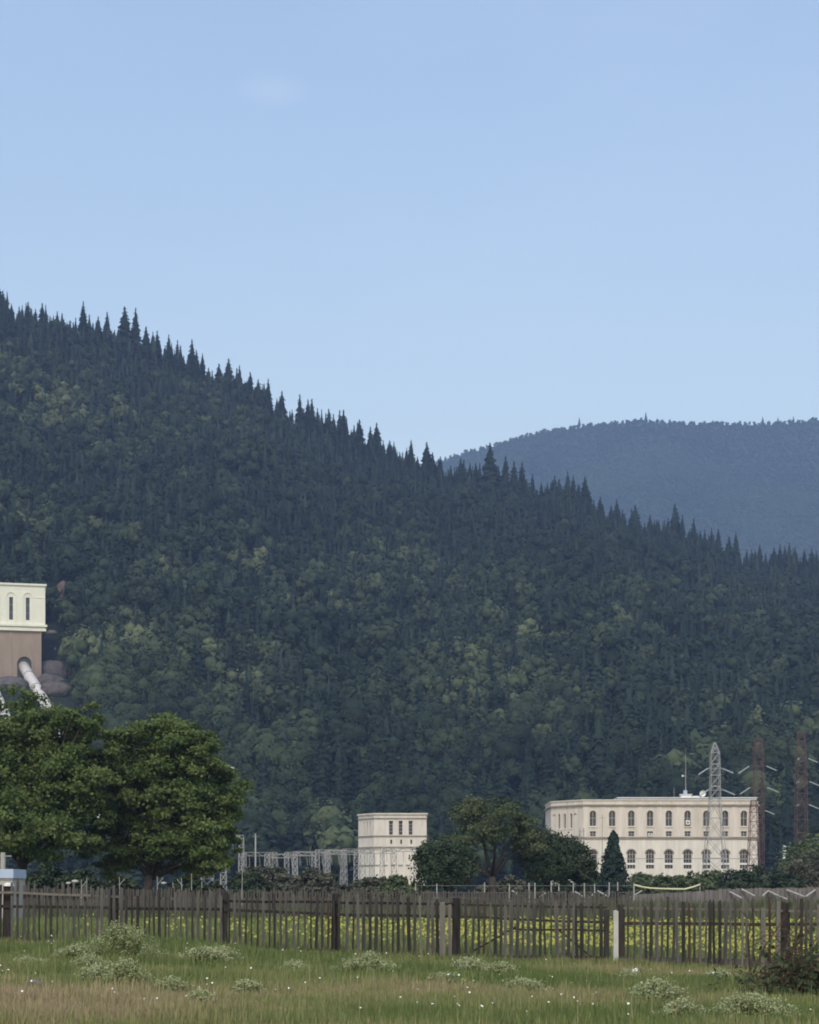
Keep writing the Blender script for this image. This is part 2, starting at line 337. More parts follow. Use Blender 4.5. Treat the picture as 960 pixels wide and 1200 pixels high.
# ------------------------------------------------------------------ vegetation generators
def spruce_arrays(rng, nb, H=24.0, R0=4.4, ragged=.3):
    """drooping boughs spread irregularly round a stem, longest near the foot"""
    V = []; Fc = []; T = []
    for j in range(nb):
        t = 1 - (1 - (j + rng.random()) / nb) ** .62 if j < nb - 5 else 1 - .012 * (nb - j)
        t = min(t, .985); z = H * (.05 + .93 * t)
        rr = (R0 * (1 - t) ** .72 + .18) * (1 - ragged * rng.random() ** 1.5); a = j * 2.39996 + rng.normal() * .35
        dz = -rr * (.25 + .3 * rng.random()); wd = rr * (.30 + .2 * rng.random()) + .18
        ca, sa = math.cos(a), math.sin(a); n = len(V); up = .5 + rr * .28
        V += [(0, 0, z + up), (ca * rr * .6 - sa * wd, sa * rr * .6 + ca * wd, z + dz * .9), (ca * rr, sa * rr, z + dz * .75), (ca * rr * .6 + sa * wd, sa * rr * .6 - ca * wd, z + dz * .9)]
        Fc += [(n, n + 1, n + 2), (n, n + 2, n + 3)]
        tt = rng.random() * .35 + .3; T += [tt, tt, tt * 1.1, tt]
    for rad, z0, top in ((R0 * .62, .03, .55), (R0 * .48, .28, .78), (R0 * .26, .56, .985)):
        n = len(V); m = 7; o = rng.random() * 6
        V += [(rad * (.8 + .4 * rng.random()) * math.cos(o + 6.283 * k / m), rad * (.8 + .4 * rng.random()) * math.sin(o + 6.283 * k / m), H * z0 * (1 + .15 * rng.random())) for k in range(m)] + [(0, 0, H * top)]; T += [.4] * m + [.5]
        Fc += [(n + k, n + (k + 1) % m, n + m) for k in range(m)]
    n = len(V); V += [(.4, 0, -2), (-.2, .35, -2), (-.2, -.35, -2), (0, 0, H * .3)]; T += [0, 0, 0, 0]; Fc += [(n, n + 1, n + 3), (n + 1, n + 2, n + 3), (n + 2, n, n + 3)]
    return np.array(V), np.array(Fc), np.array(T)

def leaf_quads(rng, P, Nrm, size, T, flat=.6):
    """one leaf-cluster quad at every point P, facing roughly Nrm"""
    n = len(P)
    Nn = Nrm + rng.normal(size=(n, 3)) * flat; Nn /= np.linalg.norm(Nn, axis=1)[:, None] + 1e-9
    U = np.cross(Nn, rng.normal(size=(n, 3))); U /= np.linalg.norm(U, axis=1)[:, None] + 1e-9
    W = np.cross(Nn, U)
    s = (size * (.6 + .8 * rng.random(n)))[:, None]; a = (.55 + .4 * rng.random(n))[:, None]
    V = np.stack([P - U * s, P - W * s * a, P + U * s, P + W * s * a], 1).reshape(-1, 3)
    return V, np.arange(4 * n).reshape(n, 4), np.repeat(T, 4)

def crown(rng, lobes, nclump, nleaf, size, spread=.22, flat=.6):
    """lobes: (x,y,z,rx,rz). Clumps on the lobes' shells, leaves scattered round each clump."""
    L = np.array(lobes, float); wgt = (L[:, 3] ** 2 * L[:, 4]) ** .8; wgt /= wgt.sum()
    li = rng.choice(len(L), nclump, p=wgt)
    D = rng.normal(size=(nclump, 3)); D /= np.linalg.norm(D, axis=1)[:, None]
    rad = (rng.random(nclump) ** .35)[:, None]
    C = L[li, :3] + D * rad * np.stack([L[li, 3], L[li, 3], L[li, 4]], 1)
    ct = rng.random(nclump) * .55 + .2
    ci = np.repeat(np.arange(nclump), nleaf)
    sp = (L[li, 3] * spread)[ci][:, None]
    P = C[ci] + rng.normal(size=(len(ci), 3)) * sp * np.array([1, 1, .55])
    Nn = D[ci] * .7 + np.array([0, 0, .6])
    return leaf_quads(rng, P, Nn, size, np.clip(ct[ci] + rng.normal(size=len(ci)) * .08, 0, 1), flat)

rng = np.random.default_rng(11)
spr_lo = [spruce_arrays(rng, 84, 24, 4.3 + .42 * k, .5) for k in range(5)]
spr_hi = [spruce_arrays(rng, 230, 24, 4.2 + .42 * k, .5) for k in range(7)]
def ico(sub):
    bm = bmesh.new(); bmesh.ops.create_icosphere(bm, subdivisions=sub, radius=1)
    V = np.array([v.co[:] for v in bm.verts]); Fc = np.array([[v.index for v in f.verts] for f in bm.faces]); bm.free(); return V, Fc
ICO = {k: ico(k) for k in (1, 2, 3)}
def broad_arrays(rng, nq, R0=5.5, H=16.0, size=1.0, sub=2, nl=6):
    """crown of uneven leafy masses wrapped in loose leaf sprays, on a short trunk; all triangles"""
    lobes = []
    for k in range(nl):
        a = k * 2.4 + rng.normal() * .4; t = rng.random()
        lobes.append((math.cos(a) * R0 * (.62 - .4 * t), math.sin(a) * R0 * (.62 - .4 * t), H * (.36 + .42 * t), R0 * (.36 + .2 * rng.random()), R0 * (.38 + .22 * rng.random())))
    lobes.append((0, 0, H * .5, R0 * .62, H * .30))
    VV, FF, TT = [], [], []; base = 0; sv, sf = ICO[sub]
    for i, l in enumerate(lobes):
        d = .72 + .55 * fbm(sv[:, 0] * 1.9 + i * 7.1 + sv[:, 2] * 1.3, sv[:, 1] * 1.9 + sv[:, 2] * 1.1 + R0, int(i + H * 7), 3)
        V = sv * d[:, None] * np.array([l[3], l[3], l[4]]) * .70 + np.array(l[:3])
        VV.append(V); FF.append(sf + base); TT.append(np.full(len(V), .42 + rng.normal() * .05)); base += len(V)
    L = np.array(lobes); li = rng.integers(0, len(L), nq); D = rng.normal(size=(nq, 3)); D /= np.linalg.norm(D, axis=1)[:, None]
    P = L[li, :3] + D * np.stack([L[li, 3], L[li, 3], L[li, 4]], 1) * rng.uniform(.55, 1.2, nq)[:, None]
    C = np.array([0, 0, H * .45]); N = (P - C) / R0 + D * .5 + np.array([0, 0, .25])
    V, Fq, T = leaf_quads(rng, P, N, size, .42 + rng.normal(size=nq) * .10, .35)
    VV.append(V); FF.append(np.concatenate([Fq[:, [0, 1, 2]], Fq[:, [0, 2, 3]]]) + base); TT.append(T); base += len(V)
    b = MB(); b.bar((0, 0, -2), (0, 0, H * .4), .4, .25, 4, cap=False)
    q = np.array(b.f); VV.append(np.array(b.v)); FF.append(np.concatenate([q[:, [0, 1, 2]], q[:, [0, 2, 3]]]) + base); TT.append(np.zeros(len(b.v)))
    V = np.concatenate(VV); T = np.concatenate(TT)
    return V, np.concatenate(FF), T
bro_lo = [broad_arrays(rng, 230, 5.4 + .5 * k, 16 + k, .62, 1, 5) for k in range(5)]
bro_hi = [broad_arrays(rng, 1700, 5.6 + .5 * k, 16 + k * .8, .38, 2, 9) for k in range(6)]

def merge(protos, items):
    """items: (proto index, x, y, z, scale xy, scale z, rot, tint offset) -> one set of arrays"""
    VV, FF, TT = [], [], []; base = 0
    items = np.asarray(items, float)
    for k, (V, Fc, T) in enumerate(protos):
        it = items[items[:, 0].astype(int) == k]
        if not len(it): continue
        c, s = np.cos(it[:, 6])[:, None], np.sin(it[:, 6])[:, None]
        X = (V[None, :, 0] * c - V[None, :, 1] * s) * it[:, 4:5] + it[:, 1:2]
        Y = (V[None, :, 0] * s + V[None, :, 1] * c) * it[:, 4:5] + it[:, 2:3]
        Z = V[None, :, 2] * it[:, 5:6] + it[:, 3:4]
        VV.append(np.stack([X, Y, Z], -1).reshape(-1, 3))
        FF.append((Fc[None] + (np.arange(len(it)) * len(V))[:, None, None] + base).reshape(-1, Fc.shape[1]))
        TT.append(np.clip(T[None] * .32 + it[:, 7:8], 0, 1).ravel()); base += len(V) * len(it)
    return np.concatenate(VV), np.concatenate(FF), np.concatenate(TT)

# ------------------------------------------------------------------ forest on the hillside
HOUSE_Y = 690.0
PIPES = [((-156.0, 687.0), (-96.0, 548.0)), ((-171.5, 683.0), (-113.0, 546.0))]
def seg_dist(X, Y, a, b):
    ax, ay = a; bx, by = b; dx, dy = bx - ax, by - ay
    t = np.clip(((X - ax) * dx + (Y - ay) * dy) / (dx * dx + dy * dy), 0, 1)
    return np.hypot(X - ax - t * dx, Y - ay - t * dy)
def clear_of_works(X, Y):
    ok = np.ones(len(X), bool)
    for a, b in PIPES: ok &= seg_dist(X, Y, a, b) > 11.0
    ok &= ~((X / Y < -.2) & (X / Y > -.31) & (Y > 636) & (Y < 722))
    for (cx, cy, r) in ROCKS_CLEAR: ok &= np.hypot(X - cx, Y - cy) > r
    return ok
def hill_hit(px, py):
    Y = np.linspace(515, 1260, 3000); X = (px - 480.0) / F * Y
    i = int(np.argmax(hill_z(X, Y) >= EYE + (HOR - py) / F * Y)); return float(X[i]), float(Y[i])
h1 = hill_hit(74, 712); h2 = hill_hit(60, 795)
ROCKS_CLEAR = [(h1[0], h1[1], 8.5), (h1[0] * .985, h1[1] - 10, 7.5), (h1[0] * .97, h1[1] - 20, 6.0), (h2[0], h2[1], 5.5), (h2[0] * .985, h2[1] - 9, 5.5)]

fr = np.random.default_rng(5)
S = 6.6
gx, gy = np.meshgrid(np.arange(-360, 361, S), np.arange(524, 1296, S))
X = (gx + fr.uniform(-.46, .46, gx.shape) * S).ravel(); Y = (gy + fr.uniform(-.46, .46, gy.shape) * S).ravel()
keep = (np.abs(X) < Y * .252 + 14) & clear_of_works(X, Y)
X, Y = X[keep], Y[keep]; Z = hill_z(X, Y)
PX = 480 + X / Y * F; PY = HOR - (Z - EYE) / Y * F
u = (Y - YF) / (YR - YF)
pb = fbm(X * .012, Y * .012, 44, 3)
patch = np.clip((pb - .40) * 3.0, 0, .6) * np.clip(1.05 - ss(.62, .86, u + (PX - 300) / 2600), .02, 1)
prob = np.maximum(patch, .56 * np.clip(1.1 - ss(.62, .97, u), .10, 1) * np.where(u < .13, .55, 1) * np.clip(.35 + 1.6 * fbm(X * .02, Y * .02, 51, 3), .4, 1.2))
# pale patches the photograph shows, as places on the slope
for (cx, cy, r, p) in [(70, 500, 60, .9), (270, 480, 60, .75), (40, 470, 55, .7), (300, 680, 32, .9), (490, 700, 55, .8), (420, 690, 45, .6), (330, 740, 30, .6), (230, 795, 24, .6),
                       (730, 750, 40, .7), (640, 870, 75, .95), (560, 830, 60, .8), (870, 740, 60, .4), (850, 840, 30, .5), (500, 860, 60, .7), (200, 690, 50, .5)]:
    d = np.hypot(PX - cx, (PY - cy)); e_ = p * np.exp(-(d / r) ** 2); prob = np.maximum(prob, e_ * .9); patch = np.maximum(patch, e_)
is_b = fr.random(len(X)) < prob
crest = (Y > 1222) & (Y < 1262)
is_b &= ~(crest & (fr.random(len(X)) < .85))
tall = np.clip(fr.normal(1.0, .17, len(X)), .62, 1.45)
tall = tall * (1 + .5 * (fbm(X * .02, Y * .02, 66) - .5))
tall = np.where(crest, tall * (.8 + .55 * vnoise(X * .045, Y * 0, 12)) * np.clip(fr.normal(1.0, .16, len(X)), .7, 1.5), tall)
tall = np.where(~is_b & ~crest, tall * .88, np.where(is_b, tall * 1.12, tall))
rot = fr.random(len(X)) * 6.28
TINT = np.where(is_b, np.clip(fr.normal(.08 + .66 * patch, .12 + .16 * patch), -.1, 1.0), np.clip(fr.normal(.33, .26, len(X)), 0, .95))
TINT = TINT + .25 * (fbm(X * .03, Y * .03, 88) - .5)

spr_me = [npmesh('spruce', V, Fc, m_spruce_i, T) for V, Fc, T in spr_hi]
bro_me = [npmesh('broadleaf_tree', V, Fc, m_broad_i, T, smooth=True) for V, Fc, T in bro_hi]

WORDS = ['first', 'second', 'third', 'fourth', 'fifth', 'sixth', 'seventh', 'eighth', 'ninth', 'tenth', 'eleventh', 'twelfth', 'thirteenth', 'fourteenth', 'fifteenth', 'sixteenth', 'seventeenth', 'eighteenth', 'nineteenth', 'twentieth']
def ordinal(k):
    if k < 20: return WORDS[k]
    tens = {2: 'twenty', 3: 'thirty', 4: 'forty', 5: 'fifty', 6: 'sixty', 7: 'seventy', 8: 'eighty', 9: 'ninety'}
    t, d = divmod(k + 1, 10)
    h = ''
    if t >= 10: h = 'hundred and '; t -= 10
    if t == 0: return h + WORDS[d - 1] if d else 'hundredth'
    if t == 1: return h + WORDS[9 + d]
    return h + (tens[t] + '-' + WORDS[d - 1] if d else tens[t][:-1] + 'ieth')

idx = np.arange(len(X))
# spruces that show largest on the skyline: the local highest tips
tipY = HOR - (Z + 22 * tall - EYE) / Y * F
sk = idx[crest & ~is_b & (PX > -4) & (PX < 964)]
sky_ids = []
for i in sk[np.argsort(PX[sk])]:
    near = sk[np.abs(PX[sk] - PX[i]) < 5.0]
    if tipY[i] <= tipY[near].min() + .5: sky_ids.append(i)
sky_ids = sky_ids[:139]
low_s = idx[~is_b & ~crest & (PX > -5) & (PX < 965) & (PY < 1035)]
low_s = [i for i in low_s[np.argsort(Y[low_s])] if i not in set(sky_ids)][:300 - len(sky_ids)]
bl = idx[is_b & (PX > -5) & (PX < 965) & (PY < 1035)]
# broadleaves: the nearest, and those that stand out in the pale patches
bl_ids = list(bl[np.argsort(Y[bl] * (1 - .35 * prob[bl]))][:290])
single = np.zeros(len(X), bool); single[sky_ids] = True; single[low_s] = True; single[bl_ids] = True

def place_tree(i, meshes, name, label, cat, group, slim=1.0):
    k = int(fr.integers(len(meshes))); o = link(name, meshes[k]); o.location = (X[i], Y[i], Z[i])
    s = tall[i]; c_ = float(TINT[i]); o.color = (c_, c_, c_, 1); o.scale = (s * slim, s * slim, s); o.rotation_euler = (0, 0, rot[i]); setp(o, label, cat, group); return o
for n, i in enumerate(sky_ids):
    place_tree(i, spr_me, 'spruce', 'skyline spruce, %s along the ridge crest from the left end' % ordinal(n), 'spruce tree', 'spruces along the ridge skyline')
MARKS = [(22, 'the left photo edge'), (62, 'the fat penstock pipe'), (112, 'the first big tree'), (150, 'the dip between the big trees'), (198, "the second tree's left half"), (250, "the second tree's right half"),
         (290, 'the tall gantry frame'), (312, 'the lone pale pole'), (345, 'the dark olive brush'), (400, 'the low gantries'), (440, 'the cream tower left corner'), (470, 'the cream tower windows'), (502, 'the cream tower right edge'),
         (530, 'the low spreading tree'), (560, 'the sparse tree'), (590, 'the sparse tree trunk'), (640, 'the dark bushy tree'), (684, 'the power hall left wall')] + \
        [(706 + 22.1 * k, 'the %s power hall arch' % w_) for k, w_ in enumerate(['first', 'second', 'third', 'fourth', 'fifth', 'sixth', 'seventh', 'eighth', 'ninth'])] + [(912, 'the corner rusty pylon'), (930, 'the ribbed insulator column'), (2000, 'the right edge pylon')]
def zone(i): return next(n for p, n in MARKS if PX[i] < p)
def hrow(i):
    t = (1005 - PY[i]) / (1005 - np.interp(PX[i], RIDGE[:, 0], RIDGE[:, 1])); k = int(np.clip(t * 20, 0, 19))
    return ['at the very foot of', 'one twentieth up', 'one tenth up', 'three twentieths up', 'a fifth up', 'a quarter up', 'three tenths up', 'a third up', 'two fifths up', 'nearly halfway up', 'halfway up', 'just over halfway up', 'three fifths up', 'two thirds up', 'seven tenths up', 'three quarters up', 'four fifths up', 'near the top of', 'just below the crest of', 'at the crest of'][k]
for i in low_s:
    size = ['stunted', 'small', 'short', 'mid-sized', 'biggish', 'tall', 'towering'][int(np.searchsorted([.75, .87, .96, 1.05, 1.15, 1.28], tall[i]))]
    place_tree(i, spr_me, 'spruce', '%s dark spruce %s the slope above %s' % (size, hrow(i), zone(i)), 'spruce tree', 'spruces of the lower forest')
for i in bl_ids:
    size = ['tiny', 'small', 'smallish', 'mid-sized', 'largish', 'big', 'huge'][int(np.searchsorted([.75, .87, .96, 1.05, 1.15, 1.28], tall[i]))]
    place_tree(i, bro_me, 'broadleaf_tree', '%s rounded tree %s the slope above %s' % (size, hrow(i), zone(i)), 'broadleaf tree', 'broadleaf trees among the spruces')
rs = idx[~is_b & ~single]; rb = idx[is_b & ~single]
V_, F_, T_ = merge(spr_lo, np.stack([fr.integers(0, 5, len(rs)), X[rs], Y[rs], Z[rs], tall[rs] * fr.uniform(.85, 1.15, len(rs)), tall[rs], rot[rs], TINT[rs] * .8], 1))
setp(link('spruce_forest', npmesh('spruce_forest', V_, F_, m_spruce, T_)), 'dark spruce forest covering the steep hillside', 'forest', None, 'stuff')

V_, F_, T_ = merge(bro_lo, np.stack([fr.integers(0, 5, len(rb)), X[rb], Y[rb], Z[rb], tall[rb], tall[rb], rot[rb], TINT[rb] * .9], 1))
setp(link('broadleaf_forest', npmesh('broadleaf_forest', V_, F_, m_broad, T_, smooth=True)), 'paler green broadleaf trees mixed into the hillside forest', 'forest', None, 'stuff')

# far hill canopy
S2 = 11.5
gx, gy = np.meshgrid(np.arange(-40, 1260, S2), np.arange(3700, 4670, S2))
X2 = (gx + fr.uniform(-.5, .5, gx.shape) * S2).ravel(); Y2 = (gy + fr.uniform(-.5, .5, gy.shape) * S2).ravel()
k2 = (X2 < Y2 * .255 + 20); X2, Y2 = X2[k2], Y2[k2]; Z2 = fhill_z(X2, Y2)
far_lo = [broad_arrays(rng, 30, 7.0, 16, 1.3, 1, 3) for _ in range(3)]
V_, F_, T_ = merge(far_lo, np.stack([fr.integers(0, 3, len(X2)), X2, Y2, Z2 - 8, fr.uniform(.8, 1.5, len(X2)), fr.uniform(.75, 1.2, len(X2)), fr.random(len(X2)) * 6, np.clip(fr.random(len(X2)) * .12 + 1.5 * (fbm(X2 * .006, Y2 * .006, 19) - .38), 0, .8)], 1))
setp(link('far_forest', npmesh('far_forest', V_, F_, m_far, T_, smooth=True)), 'blue hazy woodland covering the distant hill', 'forest', None, 'stuff')
for (px, h) in [(679, 17), (757, 16), (894, 13), (912, 11), (930, 11)]:
    x = xat(px, FYR); o = link('spruce', spr_me[2]); o.location = (x, FYR, float(fhill_z(x, FYR)) + 2); o.scale = (1.2 * h / 20, 1.2 * h / 20, h / 17)
    setp(o, 'tiny spruce tip above the far hill crest, %s' % {679: 'tallest, on its left shoulder', 757: 'beside the highest bump', 833: 'past the highest bump', 894: 'first of the right-hand row', 912: 'second of the right-hand row', 930: 'third of the right-hand row', 588: 'lowest on the left shoulder', 955: 'last before the photo edge'}[px], 'spruce tree', 'spruce tips on the far hill crest')

# ------------------------------------------------------------------ facade builder with real openings
class Facade:
    """wall sheet in the plane through a and b (a left, b right as seen from outside); s runs from a to b"""
    def __init__(s, a, b):
        s.a = Vector((a[0], a[1], 0)); d = Vector((b[0] - a[0], b[1] - a[1], 0)); s.L = d.length; s.d = d.normalized(); s.n = Vector((s.d.y, -s.d.x, 0))
    def P(s, q, z, off=0.0): return s.a + s.d * q + s.n * off + Vector((0, 0, z))
    def wall(s, mb, z0, z1, holes, depth=.45):
        loops = [[(0, z0), (s.L, z0), (s.L, z1), (0, z1)]] + holes
        flat = [p for l in loops for p in l]
        tris = tessellate_polygon([[Vector((q, z, 0)) for q, z in l] for l in loops])
        mb.add([s.P(q, z) for q, z in flat], [tuple(t) for t in tris])
        for h in holes:
            n = len(h)
            mb.add([s.P(q, z) for q, z in h] + [s.P(q, z, -depth) for q, z in h], [(i, n + i, n + (i + 1) % n, (i + 1) % n) for i in range(n)])
    def slab(s, mb, q0, q1, z0, z1, o0, o1):
        pts = [s.P(q, z, o) for o in (o0, o1) for q, z in ((q0, z0), (q1, z0), (q1, z1), (q0, z1))]
        mb.add(pts, [(0, 3, 2, 1), (4, 5, 6, 7), (0, 1, 5, 4), (1, 2, 6, 5), (2, 3, 7, 6), (3, 0, 4, 7)])
    def pane(s, mb, h, off):
        tris = tessellate_polygon([[Vector((q, z, 0)) for q, z in h]])
        mb.add([s.P(q, z, off) for q, z in h], [tuple(t) for t in tris])
def rect(c, z0, z1, w): return [(c - w / 2, z0), (c + w / 2, z0), (c + w / 2, z1), (c - w / 2, z1)]
def arch(c, z0, z1, w, n=8):
    r = w / 2; zc = z1 - r
    return [(c - r, z0), (c + r, z0)] + [(c + r * math.cos(math.pi * k / n), zc + r * math.sin(math.pi * k / n)) for k in range(n + 1)]
def archband(f, mb, c, zc, r, wd, o0, o1, n=10, z0=None):
    pts = [(c + r * math.cos(math.pi * k / n), zc + r * math.sin(math.pi * k / n)) for k in range(n + 1)]
    out = [(c + (r + wd) * math.cos(math.pi * k / n), zc + (r + wd) * math.sin(math.pi * k / n)) for k in range(n + 1)]
    for k in range(n):
        a, b, c2, d = pts[k], out[k], out[k + 1], pts[k + 1]
        P = [f.P(*p, o) for o in (o0, o1) for p in (a, b, c2, d)]
        mb.add(P, [(0, 3, 2, 1), (4, 5, 6, 7), (0, 1, 5, 4), (1, 2, 6, 5), (2, 3, 7, 6), (3, 0, 4, 7)])
def window(f, root, hole, c, z0, z1, w, depth=.45, bars=(1, 1), glass=None, name='window'):
    g = MB(); f.pane(g, hole, -depth + .02); o = g.build(name, glass or m_glass, root)
    fr_ = MB(); t = .085
    nv, nh = bars
    for k in range(nv):
        q = c - w / 2 + w * (k + 1) / (nv + 1); f.slab(fr_, q - t / 2, q + t / 2, z0, z1 - (.05 if nv == 1 else w * .22), -depth + .03, -depth + .12)
    for k in range(nh):
        z = z0 + (z1 - z0) * (k + 1) / (nh + 1); f.slab(fr_, c - w / 2, c + w / 2, z - t / 2, z + t / 2, -depth + .125, -depth + .18)
    f.slab(fr_, c - w / 2, c - w / 2 + t, z0, z1 - w * .45, -depth + .185, -depth + .24)
    f.slab(fr_, c + w / 2 - t, c + w / 2, z0, z1 - w * .45, -depth + .185, -depth + .24)
    if nv or nh: fr_.build('glazing_frame', m_frame, o)
    return o
def inset(poly, d):
    """offset a counter-clockwise polygon outward by d"""
    n = len(poly); out = []
    for i in range(n):
        p0, p1, p2 = Vector(poly[i - 1]), Vector(poly[i]), Vector(poly[(i + 1) % n])
        a = (p1 - p0).normalized(); b = (p2 - p1).normalized(); na = Vector((a.y, -a.x)); nb = Vector((b.y, -b.x))
        k = d / max(.2, (1 + na.dot(nb))); q = p1 + (na + nb) * k; out.append((q.x, q.y))
    return out

# ------------------------------------------------------------------ power hall
YH = 425.0
hp = lambda py: zat(py, YH)
A = (xat(683, YH), YH); B = (xat(888.5, YH), YH); E = (xat(646, 434), 434.0); D = (E[0], 452.0); C = (B[0], 452.0)
poly = [A, B, C, D, E]
hall = empty('power_hall', (0, 0, 0), 'long cream two-storey power hall with rows of arched windows at the forest foot', 'power station')
fF = Facade(A, B); fL = Facade(E, A)
zt, zb = hp(944), hp(982)
sx = lambda px: xat(px, YH) - A[0]
up_px = [695, 717.5, 740, 762, 784, 806, 828, 850, 872]
up_holes, lo_holes = [], []
for p in up_px:
    up_holes.append(arch(sx(p), hp(968.3), hp(949.3), 1.65))
    if p != 717.5: up_holes.append(rect(sx(p), hp(980), hp(974.2), 1.45))
lo_holes = [arch(sx(p), hp(1018), hp(996), 2.05) for p in up_px]
sl_q = [fL.L * (q - 644) / 39.0 for q in (654, 661, 669)]
side_holes = [arch(q, hp(970), hp(952.5), .75) for q in sl_q]
g = MB(); fF.wall(g, zb, zt, up_holes)
fL.wall(g, zb, zt, side_holes)
for a, b in ((B, C), (C, D), (D, E)): Facade(a, b).wall(g, zb, zt, [])
g.build('upper_wall', m_up, hall)
g = MB(); fF.wall(g, -1, zb, lo_holes)
for a, b in ((B, C), (C, D), (D, E), (E, A)): Facade(a, b).wall(g, -1, zb, [])
g.build('lower_wall', m_low, hall)
g = MB(); g.prism(inset(poly, -.3), zt + .4, zt + .7); g.build('roof', m_steeld, hall)
g = MB()
for a, b in zip(poly, poly[1:] + poly[:1]): Facade(a, b).slab(g, 0.001, Facade(a, b).L - .001, zt, hp(938.2), -.35, .012)
g.build('parapet', m_up, hall)
g = MB(); g.prism(inset(poly, .38), zt - .12, zt + .26)
g.build('cornice', m_trimd, hall)
g = MB()
for a, b in zip(inset(poly, .22), inset(poly, .22)[1:] + inset(poly, .22)[:1]): Facade(a, b).slab(g, 0, Facade(a, b).L, hp(938.2), hp(937.0), -.6, .0)
g.build('coping', m_trim, hall)
g = MB(); g.prism(inset(poly, .3), zb - .22, zb + .24); g.build('belt_course', m_trimd, hall)
for p in up_px:
    c = sx(p)
    window(fF, hall, arch(c, hp(968.3), hp(949.3), 1.65), c, hp(968.3), hp(949.3), 1.65, bars=(1, 1))
    g = MB(); fF.slab(g, c - .9, c + .9, hp(969.6), hp(968.05), .0, .22); g.build('sill', m_white if p in (695, 784) else m_trim, hall)
    if p != 717.5:
        window(fF, hall, rect(c, hp(980), hp(974.2), 1.45), c, hp(980), hp(974.2), 1.45, bars=(1, 1))
    window(fF, hall, arch(c, hp(1018), hp(996), 2.05), c, hp(1018), hp(996), 2.05, bars=(2, 3))
    g = MB(); archband(fF, g, c, hp(996) - 1.03, 1.06, .28, .0, .12); g.build('arch_moulding', m_trimd, hall)
    g = MB(); archband(fF, g, c, hp(950) - .75, .78, .18, .0, .08); g.build('arch_moulding', m_trim, hall)
    g = MB(); fF.slab(g, c - 1.03, c + 1.03, hp(1013.5), hp(1011.3), -.2, -.05); g.build('spandrel', m_white, hall)
for k in range(len(up_px) - 1):
    c = (sx(up_px[k]) + sx(up_px[k + 1])) / 2
    g = MB(); fF.slab(g, c - .55, c + .55, zb + .24, zt - .12, 0, .10); g.build('pilaster', m_up, hall)
for c in (.9, fF.L - 1.0):
    g = MB(); fF.slab(g, c - .8, c + .8, zb + .24, zt - .12, 0, .14); g.build('pilaster', m_up, hall)
for q in sl_q:
    window(fL, hall, arch(q, hp(970), hp(952.5), .75), q, hp(970), hp(952.5), .75, bars=(0, 0))
    g = MB(); fL.slab(g, q - .5, q + .5, hp(971.2), hp(970.05), 0, .2); g.build('sill', m_white, hall)
for q in (648, 674):
    qq = fL.L * (q - 644) / 39.0
    g = MB(); archband(fL, g, qq, hp(954.5), .2, .25, 0, .1); g.build('arch_moulding', m_trimd, hall)
g = MB(); fF.slab(g, .2, fF.L - .2, hp(1006.5), hp(1006), 0, .05)
g.build('string_course', m_trimd, hall)
for px, py0, py1, lab in ((806, 966.5, 960, 'white air conditioner box in the sixth upper window from the left corner'), (762, 980.5, 975.5, 'white air conditioner box in a small square window below the fourth arch')):
    ac = empty('air_conditioner', (xat(px, YH), YH - .25, hp(py0)), lab, 'air conditioner', 'air conditioners on the power hall front')
    g = MB(); g.box(-.5, .5, -.3, .3, 0, (py0 - py1) / 4.706 * .8); g.build('casing', m_white, ac)
    g = MB(); g.tube([(0, -.303, .5), (0, -.33, .5)], .3, 12); g.build('fan_grille', m_steeld, ac)
# roof things
rs_ = empty('roof_slab', (0, 0, hp(937)), 'thin pale flat roof deck set back on the power hall', 'roof deck')
g = MB(); g.box(xat(725, YH), xat(888, YH), YH + 1.2, YH + 22, -.9, .42); g.build('deck', m_roof, rs_)
g = MB(); g.box(xat(724.3, YH), xat(888.6, YH), YH + .9, YH + 22.3, .42, .62); g.build('edge_flashing', m_white, rs_)
RT = hp(937) + .62
hut = empty('roof_hut', (xat(806, YH), YH + 3, RT), 'low pale hut on the power hall roof under the tall mast', 'roof hut')
g = MB(); g.box(-1.3, 1.3, -1, 1, -.02, .7); g.build('walls', m_white, hut)
g = MB(); g.box(-1.5, 1.5, -1.2, 1.2, .7, .85); g.build('roof', m_roof, hut)
mast = empty('antenna_mast', (xat(806, YH), YH + 3, RT + .85), 'tall thin grey antenna mast on the power hall roof', 'antenna')
g = MB(); g.bar((0, 0, 0), (0, 0, 6.5), .16, .11, 6); g.bar((0, 0, 6.5), (0, 0, zat(875, YH) - RT - .85), .09, .04, 6); g.build('pole', m_steeld, mast)
g = MB(); g.box(-.55, .35, -.3, .3, 0, 1.0); g.build('equipment_box', m_blue, mast)
g = MB(); g.bar((-.7, 0, 4.6), (0, 0, 4.6), .05); g.box(-.95, -.6, -.15, .15, 4.4, 4.85); g.build('side_lamp', m_white, mast)
m2 = empty('antenna_mast', (xat(793, YH), YH + 4, RT), 'short dark antenna rod left of the tall roof mast', 'antenna')
g = MB(); g.bar((0, 0, 0), (0, 0, 2.6), .08, .05, 6); g.build('pole', m_steeld, m2)
g = MB(); g.box(-.2, .2, -.2, .2, 0, .2); g.build('foot', m_steeld, m2)
dish = empty('satellite_dish', (xat(825, YH), YH + 2, RT), 'round white satellite dish on the power hall roof', 'satellite dish')
b = MB(); n = 14; rings = [(0, .0), (.35, .05), (.62, .17), (.8, .32)]
vv = []; ff = []
for r, d in rings:
    for k in range(n): vv.append((r * math.cos(2 * math.pi * k / n), -d - .1, .95 + r * math.sin(2 * math.pi * k / n)))
for i in range(3):
    for k in range(n): ff.append((i * n + k, i * n + (k + 1) % n, (i + 1) * n + (k + 1) % n, (i + 1) * n + k))
b.add(vv, ff); b.build('reflector', m_white, dish)
